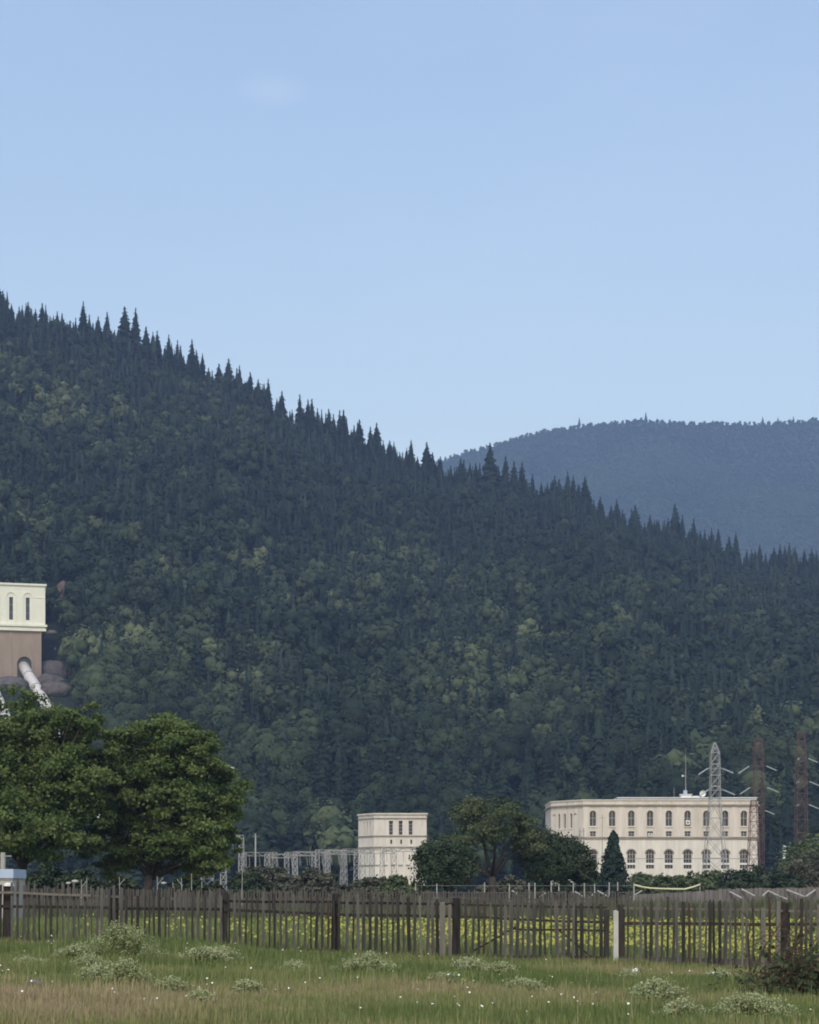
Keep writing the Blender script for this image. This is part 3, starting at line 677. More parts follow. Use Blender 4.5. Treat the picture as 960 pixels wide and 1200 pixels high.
g = MB(); g.bar((0, .1, 0), (0, -.05, .95), .07); g.build('stand', m_steeld, dish)
rp = empty('roof_pipe', (xat(817, YH), YH + 3.2, RT), 'low pale duct lying between roof hut and dish', 'roof duct')
g = MB(); g.box(-1.4, 1.2, -.4, .4, 0, .42); g.build('duct', m_white, rp)

# ------------------------------------------------------------------ switch tower
YS = 450.0
tz = lambda py: zat(py, YS)
A = (xat(438.5, YS), YS); B = (xat(500, YS), YS); E = (xat(420, 457), 457.0); C = (B[0], 472.0); D = (E[0], 472.0)
poly = [A, B, C, D, E]
tw = empty('switch_house', (0, 0, 0), 'small square cream tower building behind the steel gantries', 'tower building')
fF = Facade(A, B); fL = Facade(E, A); sx = lambda px: xat(px, YS) - A[0]
hs = [rect(sx(p), tz(978.3), tz(962), 1.05) for p in (458.3, 469.6, 481.3)] + [rect(sx(p), tz(989), tz(984), .5) for p in (458.6, 470.2, 482)]
sq = [fL.L * (p - 420) / 18.5 for p in (427, 430.4, 434)]
hl = [rect(q, tz(978.8), tz(962.3), .62) for q in sq]
zt, zm = tz(954.5), tz(993)
g = MB(); fF.wall(g, zm, zt, hs); fL.wall(g, zm, zt, hl)
for a, b in ((B, C), (C, D), (D, E)): Facade(a, b).wall(g, zm, zt, [])
g.build('upper_wall', m_trim, tw)
g = MB()
for a, b in zip(poly, poly[1:] + poly[:1]): Facade(a, b).wall(g, -1, zm, [])
g.build('lower_wall', m_low, tw)
g = MB(); g.prism(inset(poly, -.1), zt - .6, zt - .2); g.build('roof', m_steeld, tw)
g = MB(); g.prism(inset(poly, .35), zt, zt + .35); g.build('coping', m_trim, tw)
for y, d, t in ((959, .22, .28), (979.8, .22, .3), (993, .28, .36), (1014, .2, .26)):
    g = MB(); g.prism(inset(poly, d), tz(y) - t / 2, tz(y) + t / 2); g.build('string_course', m_trimd, tw)
for p in (458.3, 469.6, 481.3): window(fF, tw, rect(sx(p), tz(978.3), tz(962), 1.05), sx(p), tz(978.3), tz(962), 1.05, bars=(0, 3), glass=m_louver)
for p in (458.6, 470.2, 482): window(fF, tw, rect(sx(p), tz(989), tz(984), .5), sx(p), tz(989), tz(984), .5, bars=(0, 0))
for q in sq: window(fL, tw, rect(q, tz(978.8), tz(962.3), .62), q, tz(978.8), tz(962.3), .62, bars=(0, 0), glass=m_louver)
for p in (447, 456, 465, 474, 483, 492):
    g = MB(); fF.slab(g, sx(p) - .4, sx(p) + .4, 1, zm - .4, 0, .3); g.build('pilaster', m_low, tw)

# ------------------------------------------------------------------ hillside valve house and penstocks
YV = HOUSE_Y; vz = lambda py: zat(py, YV)
XR = xat(53, YV); XL = xat(-70, YV)
VR = Vector((XR, YV, 0)).normalized(); VD = Vector((VR.y, -VR.x, 0)); LV = 43.5
B = (XR, YV); A = (XR - VD.x * LV, YV - VD.y * LV); C = (B[0] + VR.x * 16 - VD.x * .3, B[1] + VR.y * 16 - VD.y * .3); D = (A[0] + VR.x * 16, A[1] + VR.y * 16); poly = [A, B, C, D]
def vs_of(px):
    k = (px - 480.0) / F; return LV + (k * YV - XR) / (VD.x - k * VD.y)
vh = empty('valve_house', (0, 0, 0), 'whitewashed valve house on brown base high on the wooded slope', 'valve house')
fF = Facade(A, B); sx = vs_of
wpx = [13 - 19.5 * k for k in range(-1, 4)]
hs = [rect(sx(p), vz(727.5), vz(701), 1.55) for p in wpx]
z0, z1 = vz(737), vz(687)
g = MB(); fF.wall(g, z0, z1, hs, .8)
for a, b in ((B, C), (C, D), (D, A)): Facade(a, b).wall(g, z0, z1, [])
g.build('upper_wall', m_lime, vh)
g = MB(); g.prism(inset(poly, .55), z1, z1 + .75); g.build('roof', m_lime, vh)
g = MB(); g.prism(inset(poly, .35), vz(740), vz(737)); g.prism(inset(poly, .8), vz(735), vz(732.5)); g.build('ledge', m_lime, vh)
for p in wpx:
    window(fF, vh, rect(sx(p), vz(727.5), vz(701), 1.55), sx(p), vz(727.5), vz(701), 1.55, depth=.8, bars=(0, 2))
    g = MB(); archband(fF, g, sx(p), vz(701) + .1, 1.7, .4, 0, .25); fF.slab(g, sx(p) - 2.1, sx(p) - 1.72, vz(731), vz(701), 0, .22); fF.slab(g, sx(p) + 1.72, sx(p) + 2.1, vz(731), vz(701), 0, .22)
    g.build('arch_moulding', m_lime, vh)
g = MB(); fF.slab(g, sx(40), fF.L, vz(701.4), vz(700.6), 0, .14); g.build('string_course', m_lime, vh)
def vp(q, o): return (A[0] + VD.x * q + VR.x * o, A[1] + VD.y * q + VR.y * o)
fB = Facade(vp(0, .6), vp(vs_of(48.5), .6))
bz0 = vz(860)
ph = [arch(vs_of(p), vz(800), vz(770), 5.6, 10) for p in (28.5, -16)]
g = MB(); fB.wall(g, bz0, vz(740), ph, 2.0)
Facade(vp(vs_of(48.5), .6), vp(vs_of(48.5) - .4, 15)).wall(g, bz0, vz(740), [])
g.build('base_wall', m_brownr, vh)
g = MB()
for p in (12.5, 47.0): fB.slab(g, vs_of(p) - .5, vs_of(p) + .5, bz0, vz(740.5), 0, .25)
g.build('buttress', m_brownr, vh)
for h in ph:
    g = MB(); fB.pane(g, h, -2.0); g.build('arch_shade_sheet', m_glass, vh)  # near-black sheet stands in for the shade inside the arch
for k, ((ax, ay), (bx, by)) in enumerate(PIPES):
    ps = empty('penstock', (ax, ay, 0), ['pale fat steel penstock pipe coming out of the right brown arch', 'pale penstock pipe half cut by the photo edge, left of the other'][k], 'penstock', 'penstocks below the valve house')
    pts = []; N = 11
    for j in range(N):
        t = j / (N - 1); x = ax + (bx - ax) * t; y = ay + 3 * (1 - t) + (by - ay - 3) * t if j == 0 else ay + (by - ay) * t
        pts.append(Vector((x - ax, y - ay, 0)))
    s0 = vz(781); zs = [s0] + [float(hill_z(p.x + ax, p.y + ay)) + 1.7 for p in pts[1:]]
    zs = np.array(zs)
    for _ in range(4): zs[1:-1] = (zs[:-2] + zs[2:] + 2 * zs[1:-1]) / 4
    for p, z in zip(pts, zs): p.z = z
    g = MB(); g.tube(pts, 2.15, 20); g.build('pipe', m_pipe, ps, smooth=True)
    for j in range(1, N - 1):
        d = (pts[j + 1] - pts[j - 1]).normalized(); g = MB(); g.tube([pts[j] - d * .16, pts[j] + d * .16], 2.32, 20); g.build('collar', m_trimd, ps)
        g = MB(); p = pts[j]; g.box(p.x - 2.6, p.x + 2.6, p.y - .8, p.y + .8, p.z - 6, p.z - 1.1); g.build('saddle', m_conc, ps)
def rock(name, cx, cy, r, h, mat, label, seed):
    q = np.random.default_rng(seed); bm = bmesh.new(); bmesh.ops.create_icosphere(bm, subdivisions=3, radius=1)
    for v in bm.verts:
        f = .75 + .5 * float(fbm(v.co.x * 2 + seed, v.co.y * 2 + v.co.z * 1.7, seed)); v.co = Vector((v.co.x * r * f, v.co.y * r * .7 * f, v.co.z * h * f))
    me = bpy.data.meshes.new(name); bm.to_mesh(me); bm.free(); me.materials.append(mat)
    o = link(name, me); o.location = (cx, cy, float(hill_z(cx, cy)) + h * .2); return setp(o, label, 'rock')
rock('rock_outcrop', h1[0], h1[1], 4.6, 9.5, m_rock, 'bare reddish rock face in the forest right of the valve house', 3)
rock('rock_outcrop', h2[0], h2[1], 7.5, 6.0, m_rockg, 'bare grey rock slope beside the penstock pipe', 7)
rock('rock_outcrop', h2[0] + 2.5, h2[1] - 14, 7.0, 5.0, m_rockg, 'lower grey rock lump just above the big tree', 9)
for px_, py_, rr_, lab in ((12, 806, 7.5, 'broad grey rock slab under the brown base at the left edge'), (66, 812, 6.5, 'grey rock slab right of the penstock, just above the big tree')):
    hx_, hy_ = hill_hit(px_, py_); rock('rock_outcrop', hx_, hy_, rr_, 3.5, m_rockg, lab, int(px_))
rock('rock_ledge', xat(55, YV) + 1.2, YV + 2, 2.6, 1.2, m_rockg, 'small pale ledge jutting at the foot of the white valve house wall', 12).location.z = vz(741)

# ------------------------------------------------------------------ lattice work
def lattice(g, x, y, z0, z1, w0, w1, r, nseg, depth=None):
    """square lattice column tapering from width w0 to w1"""
    def cs(t):
        h = (w0 + (w1 - w0) * t) / 2; z = z0 + (z1 - z0) * t
        return [Vector((x - h, y - h, z)), Vector((x + h, y - h, z)), Vector((x + h, y + h, z)), Vector((x - h, y + h, z))]
    for k in range(nseg):
        a, b = cs(k / nseg), cs((k + 1) / nseg)
        for i in range(4):
            g.bar(a[i], b[i], r, r, 4, cap=False)
            j = (i + 1) % 4
            g.bar(a[i], b[j], r * .6, None, 3, cap=False)
            if i % 2 == 0: g.bar(a[j], b[i], r * .6, None, 3, cap=False)
            g.bar(b[i], b[j], r * .6, None, 3, cap=False)
def insulator(parent, a, b, mat=m_insul, r=.16):
    g = MB(); a = Vector(a); b = Vector(b); n = max(4, int((b - a).length / .45))
    g.bar(a, b, r * .45, None, 5)
    for k in range(n):
        t0 = (k + .3) / n; t1 = (k + .7) / n; g.bar(a.lerp(b, t0), a.lerp(b, t1), r, r * .6, 7)
    return g.build('insulator_string', mat, parent)

def pylon(px, Y, ytop, sec, arms, mat, label, r=.11, group='lattice pylons beside the power hall', mi=m_insul):
    """sec: (photo row, width px) from the top down; arms: (row, half span px left, right)"""
    x = xat(px, Y); root = empty('lattice_pylon', (x, Y, 0), label, 'pylon', group); k = Y / F
    names = ['tower_head', 'tower_body', 'tower_legs']
    zz = [(zat(a, Y), w_ * k) for a, w_ in sec]
    for i in range(len(zz) - 1):
        g = MB(); (za, wa), (zb_, wb) = zz[i], zz[i + 1]; zb_ = max(zb_, 0)
        lattice(g, 0, 0, zb_, za, wb, wa, r * (1 if i < 2 else 1.15), max(2, int((za - zb_) / max(1.2, (wa + wb) / 2 * 1.1))))
        g.build(names[min(i, 2)], mat, root)
    for (row, lp, rp_) in arms:
        z = zat(row, Y)
        for sgn, p in ((-1, lp), (1, rp_)):
            if p <= 0: continue
            g = MB(); L = p * k * .45; tip = (sgn * L, 0, z)
            for yy in (-.5, .5):
                g.bar((0, yy, z), tip, r * .9); g.bar((0, yy, z + 1.2), tip, r * .7); g.bar((sgn * L * .5, yy * .5, z), (sgn * L * .4, yy * .5, z + .7), r * .5)
            g.build('cross_arm', mat, root)
            insulator(root, tip, (sgn * p * k, -.6, z - (.8 if sgn < 0 else .55) * p * k * .45), mi, .22)
    return root
pylon(838, 398, 870, [(870, 1), (882, 9.5), (935, 11.5), (1053, 30)], [(901, 20, 21), (926, 18, 23)], m_steel, 'tall pale grey lattice pylon in front of the power hall', .10)
pylon(883.5, 408, 938, [(938, 6), (952, 8.5), (985, 11), (1053, 15)], [], m_rust, 'shorter rusty lattice pylon before the power hall right end', .09)
pylon(889, 470, 866, [(866, 7), (880, 10), (930, 11), (1052, 12)], [(898, 24, 21), (923, 22, 23), (950, 12, 18)], m_rust, 'tall rusty lattice pylon rising behind the power hall right corner', .085)
pylon(939, 470, 858, [(858, 7), (880, 10), (930, 12), (1052, 14)], [(889, 5, 19), (916, 6, 22), (943, 6, 20)], m_rust, 'rusty lattice pylon at the right photo edge', .085)
hid = pylon(243, 300, 884, [(884, 1), (896, 4), (940, 7), (1056, 16)], [(893, 14, 32)], m_steel, 'pale lattice pylon mostly hidden behind the second big tree', .05, group=None)
insulator(hid, (xat(236, 300) - xat(243, 300), -3, zat(873, 300)), (xat(240, 300) - xat(243, 300), -3, zat(862, 300)), m_insul, .22)
g = MB(); g.bar((0, 0, zat(886, 300)), (xat(236, 300) - xat(243, 300), -3, zat(873, 300)), .06); g.build('cross_arm', m_steel, hid)
x, y = xat(919.5, 380), 380.0
ar = empty('surge_arrester', (x, y, 0), 'pale grey ribbed insulator column standing beside the power hall bushes', 'insulator post')
g = MB(); lattice(g, 0, 0, 0, zat(1014, y), 1.0, .9, .08, 5); g.build('stand', m_steeld, ar)
g = MB(); z0 = zat(1014, y); z1 = zat(990, y)
for k in range(9): g.bar((0, 0, z0 + (z1 - z0) * k / 9), (0, 0, z0 + (z1 - z0) * (k + .75) / 9), .5, .28, 10)
g.build('ribbed_body', m_insul, ar)
# steel gantries of the switchyard
GI = 0
def gantry(p0, p1, Y, ytop, label, mat=m_steel, cols=True, wcol=.75, drops=3, peak=0):
    x0, x1 = xat(p0, Y), xat(p1, Y); zt_ = zat(ytop, Y); cx = (x0 + x1) / 2
    root = empty('switchyard_gantry', (cx, Y, 0), label, 'gantry', 'steel gantries of the switchyard')
    for x_ in (x0 - cx, x1 - cx):
        g = MB(); lattice(g, x_, 0, 0, zt_, wcol * 1.5, wcol, .065, 7)
        if peak: g.bar((x_, 0, zt_), (x_, 0, zt_ + peak), .09, .05)
        g.build('lattice_column', mat, root)
    g = MB(); L = x1 - x0; n = max(3, int(L / 1.0)); h = .65
    for yy in (-.35, .35):
        for zz_ in (zt_ - h, zt_): g.bar((-L / 2, yy, zz_), (L / 2, yy, zz_), .065, cap=False)
        for k in range(n):
            a, b = -L / 2 + L * k / n, -L / 2 + L * (k + 1) / n
            g.bar((a, yy, zt_ - h), (b, yy, zt_) if k % 2 else (b, yy, zt_ - h), .045, None, 3, cap=False); g.bar((a, yy, zt_ if k % 2 == 0 else zt_ - h), (b, yy, zt_ - h if k % 2 == 0 else zt_), .045, None, 3, cap=False)
    g.build('lattice_beam', mat, root)
    for k in range(drops):
        xx = -L / 2 + L * (k + .5) / drops; insulator(root, (xx, 0, zt_ - h), (xx + .15, -.2, zt_ - h - 1.9), m_steel, .07)
    return root
gs = [(262, 283, 300, 979, 'tall narrow pale gantry frame just right of the big trees', 1), (286, 322, 318, 999, 'low gantry beside the lone pale pole', 3), (313, 346, 300, 1001, 'gantry behind the dark brush, second from the big trees', 4),
      (336, 368, 325, 999, 'gantry in the second row behind the dark brush', 3), (346, 382, 305, 998, 'gantry left of the cream tower with wide beam', 4), (372, 402, 330, 996, 'back row gantry near the cream tower', 3),
      (384, 418, 300, 997, 'gantry standing just left of the cream tower', 4), (404, 436, 322, 995, 'gantry crossing the cream tower left corner', 3), (425, 462, 300, 996, 'gantry in front of the cream tower face', 4), (448, 497, 330, 994, 'wide gantry in front of the cream tower right side', 5)]
for i, (a, b, Y_, yt, lab, dr) in enumerate(gs): gantry(a, b, Y_, yt, lab, m_steel if i % 3 != 1 and i < 7 else m_steeld, drops=dr)
for px, Y_, yt, lab in ((299.5, 290, 977, 'lone pale straight pole rising above the gantries'), (682, 260, 970, 'grey double pole against the power hall left corner'), (706, 300, 955, 'thin grey pole before the power hall front')):
    x_ = xat(px, Y_); p = empty('utility_pole', (x_, Y_, 0), lab, 'pole', 'poles round the switchyard'); g = MB()
    if px == 682:
        for dx in (-.22, .22): g.bar((dx * 1.6, 0, 0), (dx * 1.3, 0, zat(yt, Y_)), .09, .07, 6)
        for q in range(7): g.bar((-.3, 0, 1 + q * 1.5), (.3, 0, 1 + q * 1.5), .04)
    else: g.bar((0, 0, 0), (0, 0, zat(yt, Y_)), .16 if px < 400 else .07, .12 if px < 400 else .05, 8)
    g.build('shaft', m_conc if px < 600 else m_steeld, p)
    g = MB(); g.bar((-.5, 0, zat(yt, Y_) - .5), (.5, 0, zat(yt, Y_) - .5), .05); g.build('cross_bar', m_steeld, p)

# ------------------------------------------------------------------ big trees, bushes
def tree(px, Y, base_px, lobes_px, label, mat, nclump, nleaf, size, trunk_r, name='broadleaf_tree', limbs=True, lean=0, cat='tree', group=None, spread=.22, seed=1, trunk_top=None):
    q = np.random.default_rng(seed); k = Y / F; x0 = xat(base_px, Y); z0 = float(gz(x0, Y))
    root = empty(name, (x0, Y, z0), label, cat, group)
    lob = []
    for (cx, cy, rx, ry) in lobes_px:
        lob.append((xat(cx, Y) - x0, q.normal() * rx * k * .35, zat(cy, Y) - z0, rx * k, ry * k))
    V, Fq, T = crown(q, lob, nclump, nleaf, size, spread)
    V[:, 2] = np.maximum(V[:, 2], .05)
    link('crown', npmesh('crown', V, Fq, mat, T), root)
    g = MB(); zc = np.mean([l[2] for l in lob]); cx = np.mean([l[0] for l in lob])
    top = Vector((cx * .5, 0, zc)) if trunk_top is None else Vector((xat(trunk_top[0], Y) - x0, 0, zat(trunk_top[1], Y) - z0))
    fork = Vector((top.x * .35, 0, top.z * .38))
    g.tube([(0, 0, -.4), (0, 0, .15), (fork.x * .4, 0, fork.z * .5), fork], [trunk_r * 1.5, trunk_r * 1.15, trunk_r, trunk_r * .85], 9)
    g.build('trunk', m_bark, root, smooth=True)
    if limbs:
        g = MB()
        for l in lob:
            c = Vector(l[:3]); mid = fork.lerp(c, .5) + Vector((q.normal() * .3, q.normal() * .3, .2 * abs(q.normal())))
            g.tube([fork - Vector((0, 0, .3)), mid, c], [trunk_r * .55, trunk_r * .33, trunk_r * .12], 6)
            for _ in range(3):
                e = c + Vector((q.normal(), q.normal(), q.normal() * .6)) * l[3] * .55; g.bar(mid.lerp(c, .5 * q.random()), e, trunk_r * .16, trunk_r * .05, 4)
        g.build('limbs', m_bark, root, smooth=True)
    return root
tree(45, 125, 21, [(-40, 880, 60, 60), (15, 850, 48, 42), (74, 852, 30, 24), (62, 862, 46, 42), (100, 850, 30, 24), (20, 925, 66, 55), (85, 915, 52, 52), (-30, 965, 55, 42), (50, 975, 58, 36), (100, 968, 36, 40), (120, 890, 26, 40), (25, 905, 75, 80), (114, 925, 30, 42)],
     'big dark green broadleaf tree cut by the photo edge, its thick trunk behind the fence', m_walnut, 700, 150, .125, .42, seed=4, spread=.13)
tree(200, 128, 170, [(150, 878, 34, 34), (195, 868, 42, 30), (225, 888, 36, 36), (250, 930, 40, 40), (150, 930, 42, 46), (195, 925, 52, 52), (262, 965, 24, 30), (225, 975, 46, 40), (140, 985, 30, 38), (185, 985, 34, 24), (250, 1008, 30, 20), (215, 1010, 30, 18), (268, 990, 20, 22), (135, 1016, 26, 14)],
     'big rounded broadleaf tree with forked trunk, left of the gantries', m_walnut, 640, 150, .12, .36, seed=9, spread=.13)
tree(570, 170, 579, [(556, 952, 26, 18), (590, 950, 20, 14), (540, 985, 22, 14), (575, 975, 26, 14), (612, 970, 20, 18), (625, 990, 18, 14), (548, 940, 16, 10), (515, 990, 16, 12)],
     'sparse spreading tree with visible dark branches between cream tower and power hall', m_olive, 170, 80, .12, .42, seed=13, spread=.22, trunk_top=(572, 968))
tree(640, 175, 645, [(630, 995, 26, 26), (655, 1000, 28, 22), (612, 990, 14, 18), (640, 1020, 30, 14)], 'dark bushy tree at the power hall left end', m_bushd, 200, 100, .13, .3, seed=17, spread=.2)
tree(676, 182, 678, [(676, 1010, 18, 20), (684, 1022, 14, 14), (664, 1020, 14, 16)], 'small round dark tree below the power hall left wall', m_bushd, 120, 80, .18, .2, seed=18, spread=.2)
tree(522, 165, 524, [(522, 1006, 30, 20), (500, 1002, 16, 12), (545, 1012, 20, 14), (524, 1024, 32, 14)], 'low dark spreading tree left of the sparse tree', m_bushd, 190, 100, .13, .25, seed=19, spread=.2)
# thuja
x_, y_ = xat(719, 190), 190.0
q = np.random.default_rng(3); th = empty('thuja', (x_, y_, 0), 'dark pointed thuja standing in front of the power hall', 'conifer')
N = 6500; t = q.random(N) ** 1.35; H = zat(974, y_)
a = q.random(N) * 6.283; rad = (2.0 * np.clip(1 - t, 0, 1) ** .6 * (.62 + .7 * vnoise(a * 2, t * 11, 4)) * q.random(N) ** .3)
P = np.stack([rad * np.cos(a), rad * np.sin(a), .3 + t * (H - .3)], 1)
V, Fq, T = leaf_quads(q, P, np.stack([np.cos(a), np.sin(a), np.full(N, .4)], 1), .17, q.random(N), .5)
link('crown', npmesh('crown', V, Fq, m_thuja, T), th)
g = MB(); g.bar((0, 0, -.3), (0, 0, H * .8), .2, .05, 7); g.build('trunk', m_bark, th)

def bush(px, Y, ytop, wpx, label, mat, seed, name='bush', group=None, dens=1.0, ybase=None):
    q = np.random.default_rng(seed); k = Y / F; x0 = xat(px, Y); z0 = float(gz(x0, Y)); H = zat(ytop, Y) - z0; W = wpx * k / 2
    n = max(4, int(W / H * 4)); lob = []
    for j in range(n):
        xx = W * (2 * (j + .5) / n - 1) * .8; hh = H * (.62 + .3 * q.random()) * (1 - .35 * abs(xx / W) ** 2)
        lob.append((xx, q.normal() * W * .2, hh * .55, max(W / n * 1.5, H * .25), hh * .45))
    nc = int((60 + 26 * n) * dens); V, Fq, T = crown(q, lob, nc, 60, .013 * (Y ** .5), .24)
    V[:, 2] = np.maximum(V[:, 2], .02)
    root = empty(name, (x0, Y, z0), label, 'bush', group); link('foliage', npmesh('foliage', V, Fq, mat, T), root)
    g = MB()
    for l in lob: g.bar((l[0] * .4, 0, -.1), (l[0], l[1], l[2] + l[4] * .4), .06, .02, 5)
    g.build('stems', m_bark, root); return root
bush(318, 210, 1003, 70, 'wide dark olive brush below the left gantries', m_bushb, 31)
bush(362, 200, 1010, 56, 'brownish brush right of the dark olive brush', m_bushb, 32)
bush(292, 190, 1012, 34, 'dark brush against the second big tree', m_bushd, 33)
bush(422, 190, 1017, 50, 'low grey green brush below the cream tower left side', m_bushb, 34)
bush(472, 185, 1019, 60, 'low olive bush below the cream tower right side', m_bushg, 35)
bush(450, 200, 1021, 36, 'small dull bush below the cream tower middle', m_bushb, 45)
bush(755, 250, 1018, 50, 'green bush beside the thuja', m_bushg, 36)
bush(793, 240, 1013, 56, 'rounded mid green bush below the power hall windows', m_bushg, 37)
bush(836, 235, 1014, 60, 'yellowish green bush below the pale pylon', m_bushg, 38)
bush(876, 225, 1000, 46, 'tall dark bush at the power hall right end', m_bushd, 39)
bush(915, 220, 1012, 52, 'dark green bush under the ribbed insulator column', m_bushd, 40)
bush(952, 230, 988, 44, 'tall dull bush at the right photo edge', m_bushb, 41)
bush(949, 260, 965, 24, 'pale green bush behind the right edge pylon foot', m_bushg, 46)
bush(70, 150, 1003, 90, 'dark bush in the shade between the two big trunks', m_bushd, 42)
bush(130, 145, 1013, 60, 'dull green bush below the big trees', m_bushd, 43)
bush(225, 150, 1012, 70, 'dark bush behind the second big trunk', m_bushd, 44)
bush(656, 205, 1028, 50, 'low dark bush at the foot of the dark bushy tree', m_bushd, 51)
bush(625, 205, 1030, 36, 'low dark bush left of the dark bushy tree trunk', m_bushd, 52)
bush(700, 215, 1022, 44, 'low dark bush left of the thuja', m_bushd, 47)
bush(590, 200, 1020, 60, 'low dull bush behind the sparse tree trunk', m_bushb, 48)

# ------------------------------------------------------------------ front fence
FY = 40.0
fp = lambda px, py: (xat(px, FY), zat(py, FY))
topL = lambda p: np.interp(p, [-60, 0, 107, 260, 400, 530, 720, 960, 1020], [1035, 1036, 1038, 1046, 1050, 1052, 1056, 1056, 1056])
r1L = lambda p: np.interp(p, [-60, 0, 107, 260, 400, 530, 720, 960, 1020], [1046, 1046, 1050, 1056, 1058, 1060, 1064, 1068, 1069])
r2L = lambda p: np.interp(p, [-60, 0, 260, 400, 530, 720, 960, 1020], [1062, 1062, 1066, 1072, 1074, 1082, 1084, 1085])
r3L = lambda p: np.interp(p, [-60, 0, 260, 400, 530, 720, 960, 1020], [1105, 1106, 1111, 1116, 1121, 1123, 1128, 1129])
botL = lambda p: np.interp(p, [-60, 0, 130, 260, 400, 530, 720, 960, 1020], [1110, 1111, 1114, 1117, 1121, 1126, 1132, 1141, 1143])
pr = np.random.default_rng(77)
def picket_mesh(k, wd):
    g = MB(); h = 1.0; t = .012
    tipk = [(0, .0), (.35, -.02), (-.3, .015), (.0, -.035)][k % 4]
    x0, x1 = -wd / 2, wd / 2; wob = pr.normal() * .006
    vs_ = []
    for y in (-t, t):
        vs_ += [(x0, y, 0), (x1, y, 0), (x1 + wob, y, .55), (x1 * .96, y, 1 + tipk[1] - .008 * (k % 3)), (tipk[0] * wd, y, 1.012), (x0 * .96, y, 1 + tipk[1]), (x0 + wob, y, .55)]
    n = 7
    g.add(vs_, [tuple(range(7)), tuple(range(13, 6, -1))] + [(i, n + i, n + (i + 1) % n, (i + 1) % n) for i in range(n)])
    return g.mesh('picket', m_wood)
P_ME = [picket_mesh(k, .047 + .006 * k) for k in range(8)]
P_RED = P_ME[2].copy(); P_RED.materials[0] = m_woodred
P_PALE = P_ME[1].copy(); P_PALE.materials[0] = m_woodpale
def rail(parent, p0, p1, yf, th, mat, dy=.055, name='rail', seg=5):
    g = MB(); ps = np.linspace(p0, p1, seg + 1); vs_ = []
    for p in ps:
        x_, z_ = fp(p, float(yf(p)) + pr.normal() * .35); x_ -= parent.location.x; z_ -= parent.location.z
        for y in (dy - .025, dy + .025):
            vs_ += [(x_, y, z_ - th / 2), (x_, y, z_ + th / 2)]
    ff = []
    for i in range(seg):
        a, b = i * 4, i * 4 + 4; ff += [(a, b, b + 1, a + 1), (a + 2, a + 3, b + 3, b + 2), (a + 1, b + 1, b + 3, a + 3), (a, a + 2, b + 2, b)]
    ff += [(0, 1, 3, 2), (seg * 4, seg * 4 + 2, seg * 4 + 3, seg * 4 + 1)]
    g.add(vs_, ff); return g.build(name, mat, parent)
def post(parent, px, wpx, ytop, ybot, mat, name='post', dy=.14, dep=.16, lean=0.0, dome=False):
    x_, zt_ = fp(px, ytop); _, zb_ = fp(px, ybot); x_ -= parent.location.x; zt_ -= parent.location.z; zb_ -= parent.location.z
    w_ = wpx / 50.0; g = MB(); zb_ -= .25
    secs = [(zb_, 1.05), (zb_ + (zt_ - zb_) * .4, .97), (zt_ - .04, .95), (zt_, .7 if dome else .86)]
    vs_ = []; 
    for k, (z_, s_) in enumerate(secs):
        h = w_ / 2 * s_; dx = lean * (z_ - zb_) + pr.normal() * .006
        vs_ += [(x_ + dx - h, dy - dep / 2 * s_, z_), (x_ + dx + h, dy - dep / 2 * s_, z_), (x_ + dx + h, dy + dep / 2 * s_, z_), (x_ + dx - h, dy + dep / 2 * s_, z_)]
    ff = [(0, 3, 2, 1), (12, 13, 14, 15)]
    for k in range(3):
        for i in range(4): ff.append((k * 4 + i, k * 4 + (i + 1) % 4, k * 4 + 4 + (i + 1) % 4, k * 4 + 4 + i))
    g.add(vs_, ff); return g.build(name, mat, parent)
def pickets(parent, p0, p1, spacing, skip=(), redp=.05, palep=.05, shorter=0):
    p = p0
    while p < p1:
        if not any(a <= p <= b for a, b in skip) and pr.random() > .02:
            r_ = pr.random(); me = P_RED if r_ < redp else P_PALE if r_ < redp + palep else P_ME[int(pr.integers(8))]
            o = link('picket', me, parent)
            x_, zb_ = fp(p, float(botL(p)) - 1 + pr.normal() * 1.2); _, zt_ = fp(p, float(topL(p)) + shorter + pr.normal() * 2.2 + (6 if pr.random() < .06 else 0))
            o.location = (x_ - parent.location.x, pr.normal() * .006, zb_ - parent.location.z); o.scale = (pr.uniform(.80, 1.12) * (.86 if p < 330 else 1.0), 1, zt_ - zb_)
            o.rotation_euler = (pr.normal() * .015, pr.normal() * .014, 0)
        p += spacing * (1 + pr.normal() * .11)
def fence_root(p0, p1, label, name='picket_fence', cat='fence', group='sections of the dark wooden fence'):
    pm = (p0 + p1) / 2; x_, z_ = fp(pm, float(botL(pm))); return empty(name, (x_, FY, z_), label, cat, group)
f1 = fence_root(-40, 528, 'long dark weathered picket fence run left of the gate')
pickets(f1, -118, 524, 6.7, skip=[(4, 12), (516, 523)])
rail(f1, -120, 107, r1L, .055, m_woodpale, dy=-.05); rail(f1, 107, 262, r1L, .06, m_wood); rail(f1, 260, 394, r1L, .06, m_woodpost); rail(f1, 392, 532, r1L, .06, m_woodpost)
rail(f1, -120, 134, r2L, .07, m_woodpost); rail(f1, 132, 262, r2L, .07, m_woodpost); rail(f1, 260, 394, r2L, .07, m_woodpost); rail(f1, 392, 532, r2L, .07, m_woodpost)
for a, b in ((-120, 134), (134, 262), (262, 393), (393, 530)): rail(f1, a, b, lambda p: r3L(p) + 2, .16, m_woodpost, name='kickboard')
post(f1, 8, 11, 1038, 1112, m_woodpost); post(f1, 133, 9, 1041, 1114, m_woodpost); post(f1, 262, 8, 1044, 1117, m_woodpost); post(f1, 393, 10, 1047, 1122, m_woodpost)
post(f1, 518.5, 6.5, 1057, 1128, m_woodpale, dy=-.1, dep=.12)
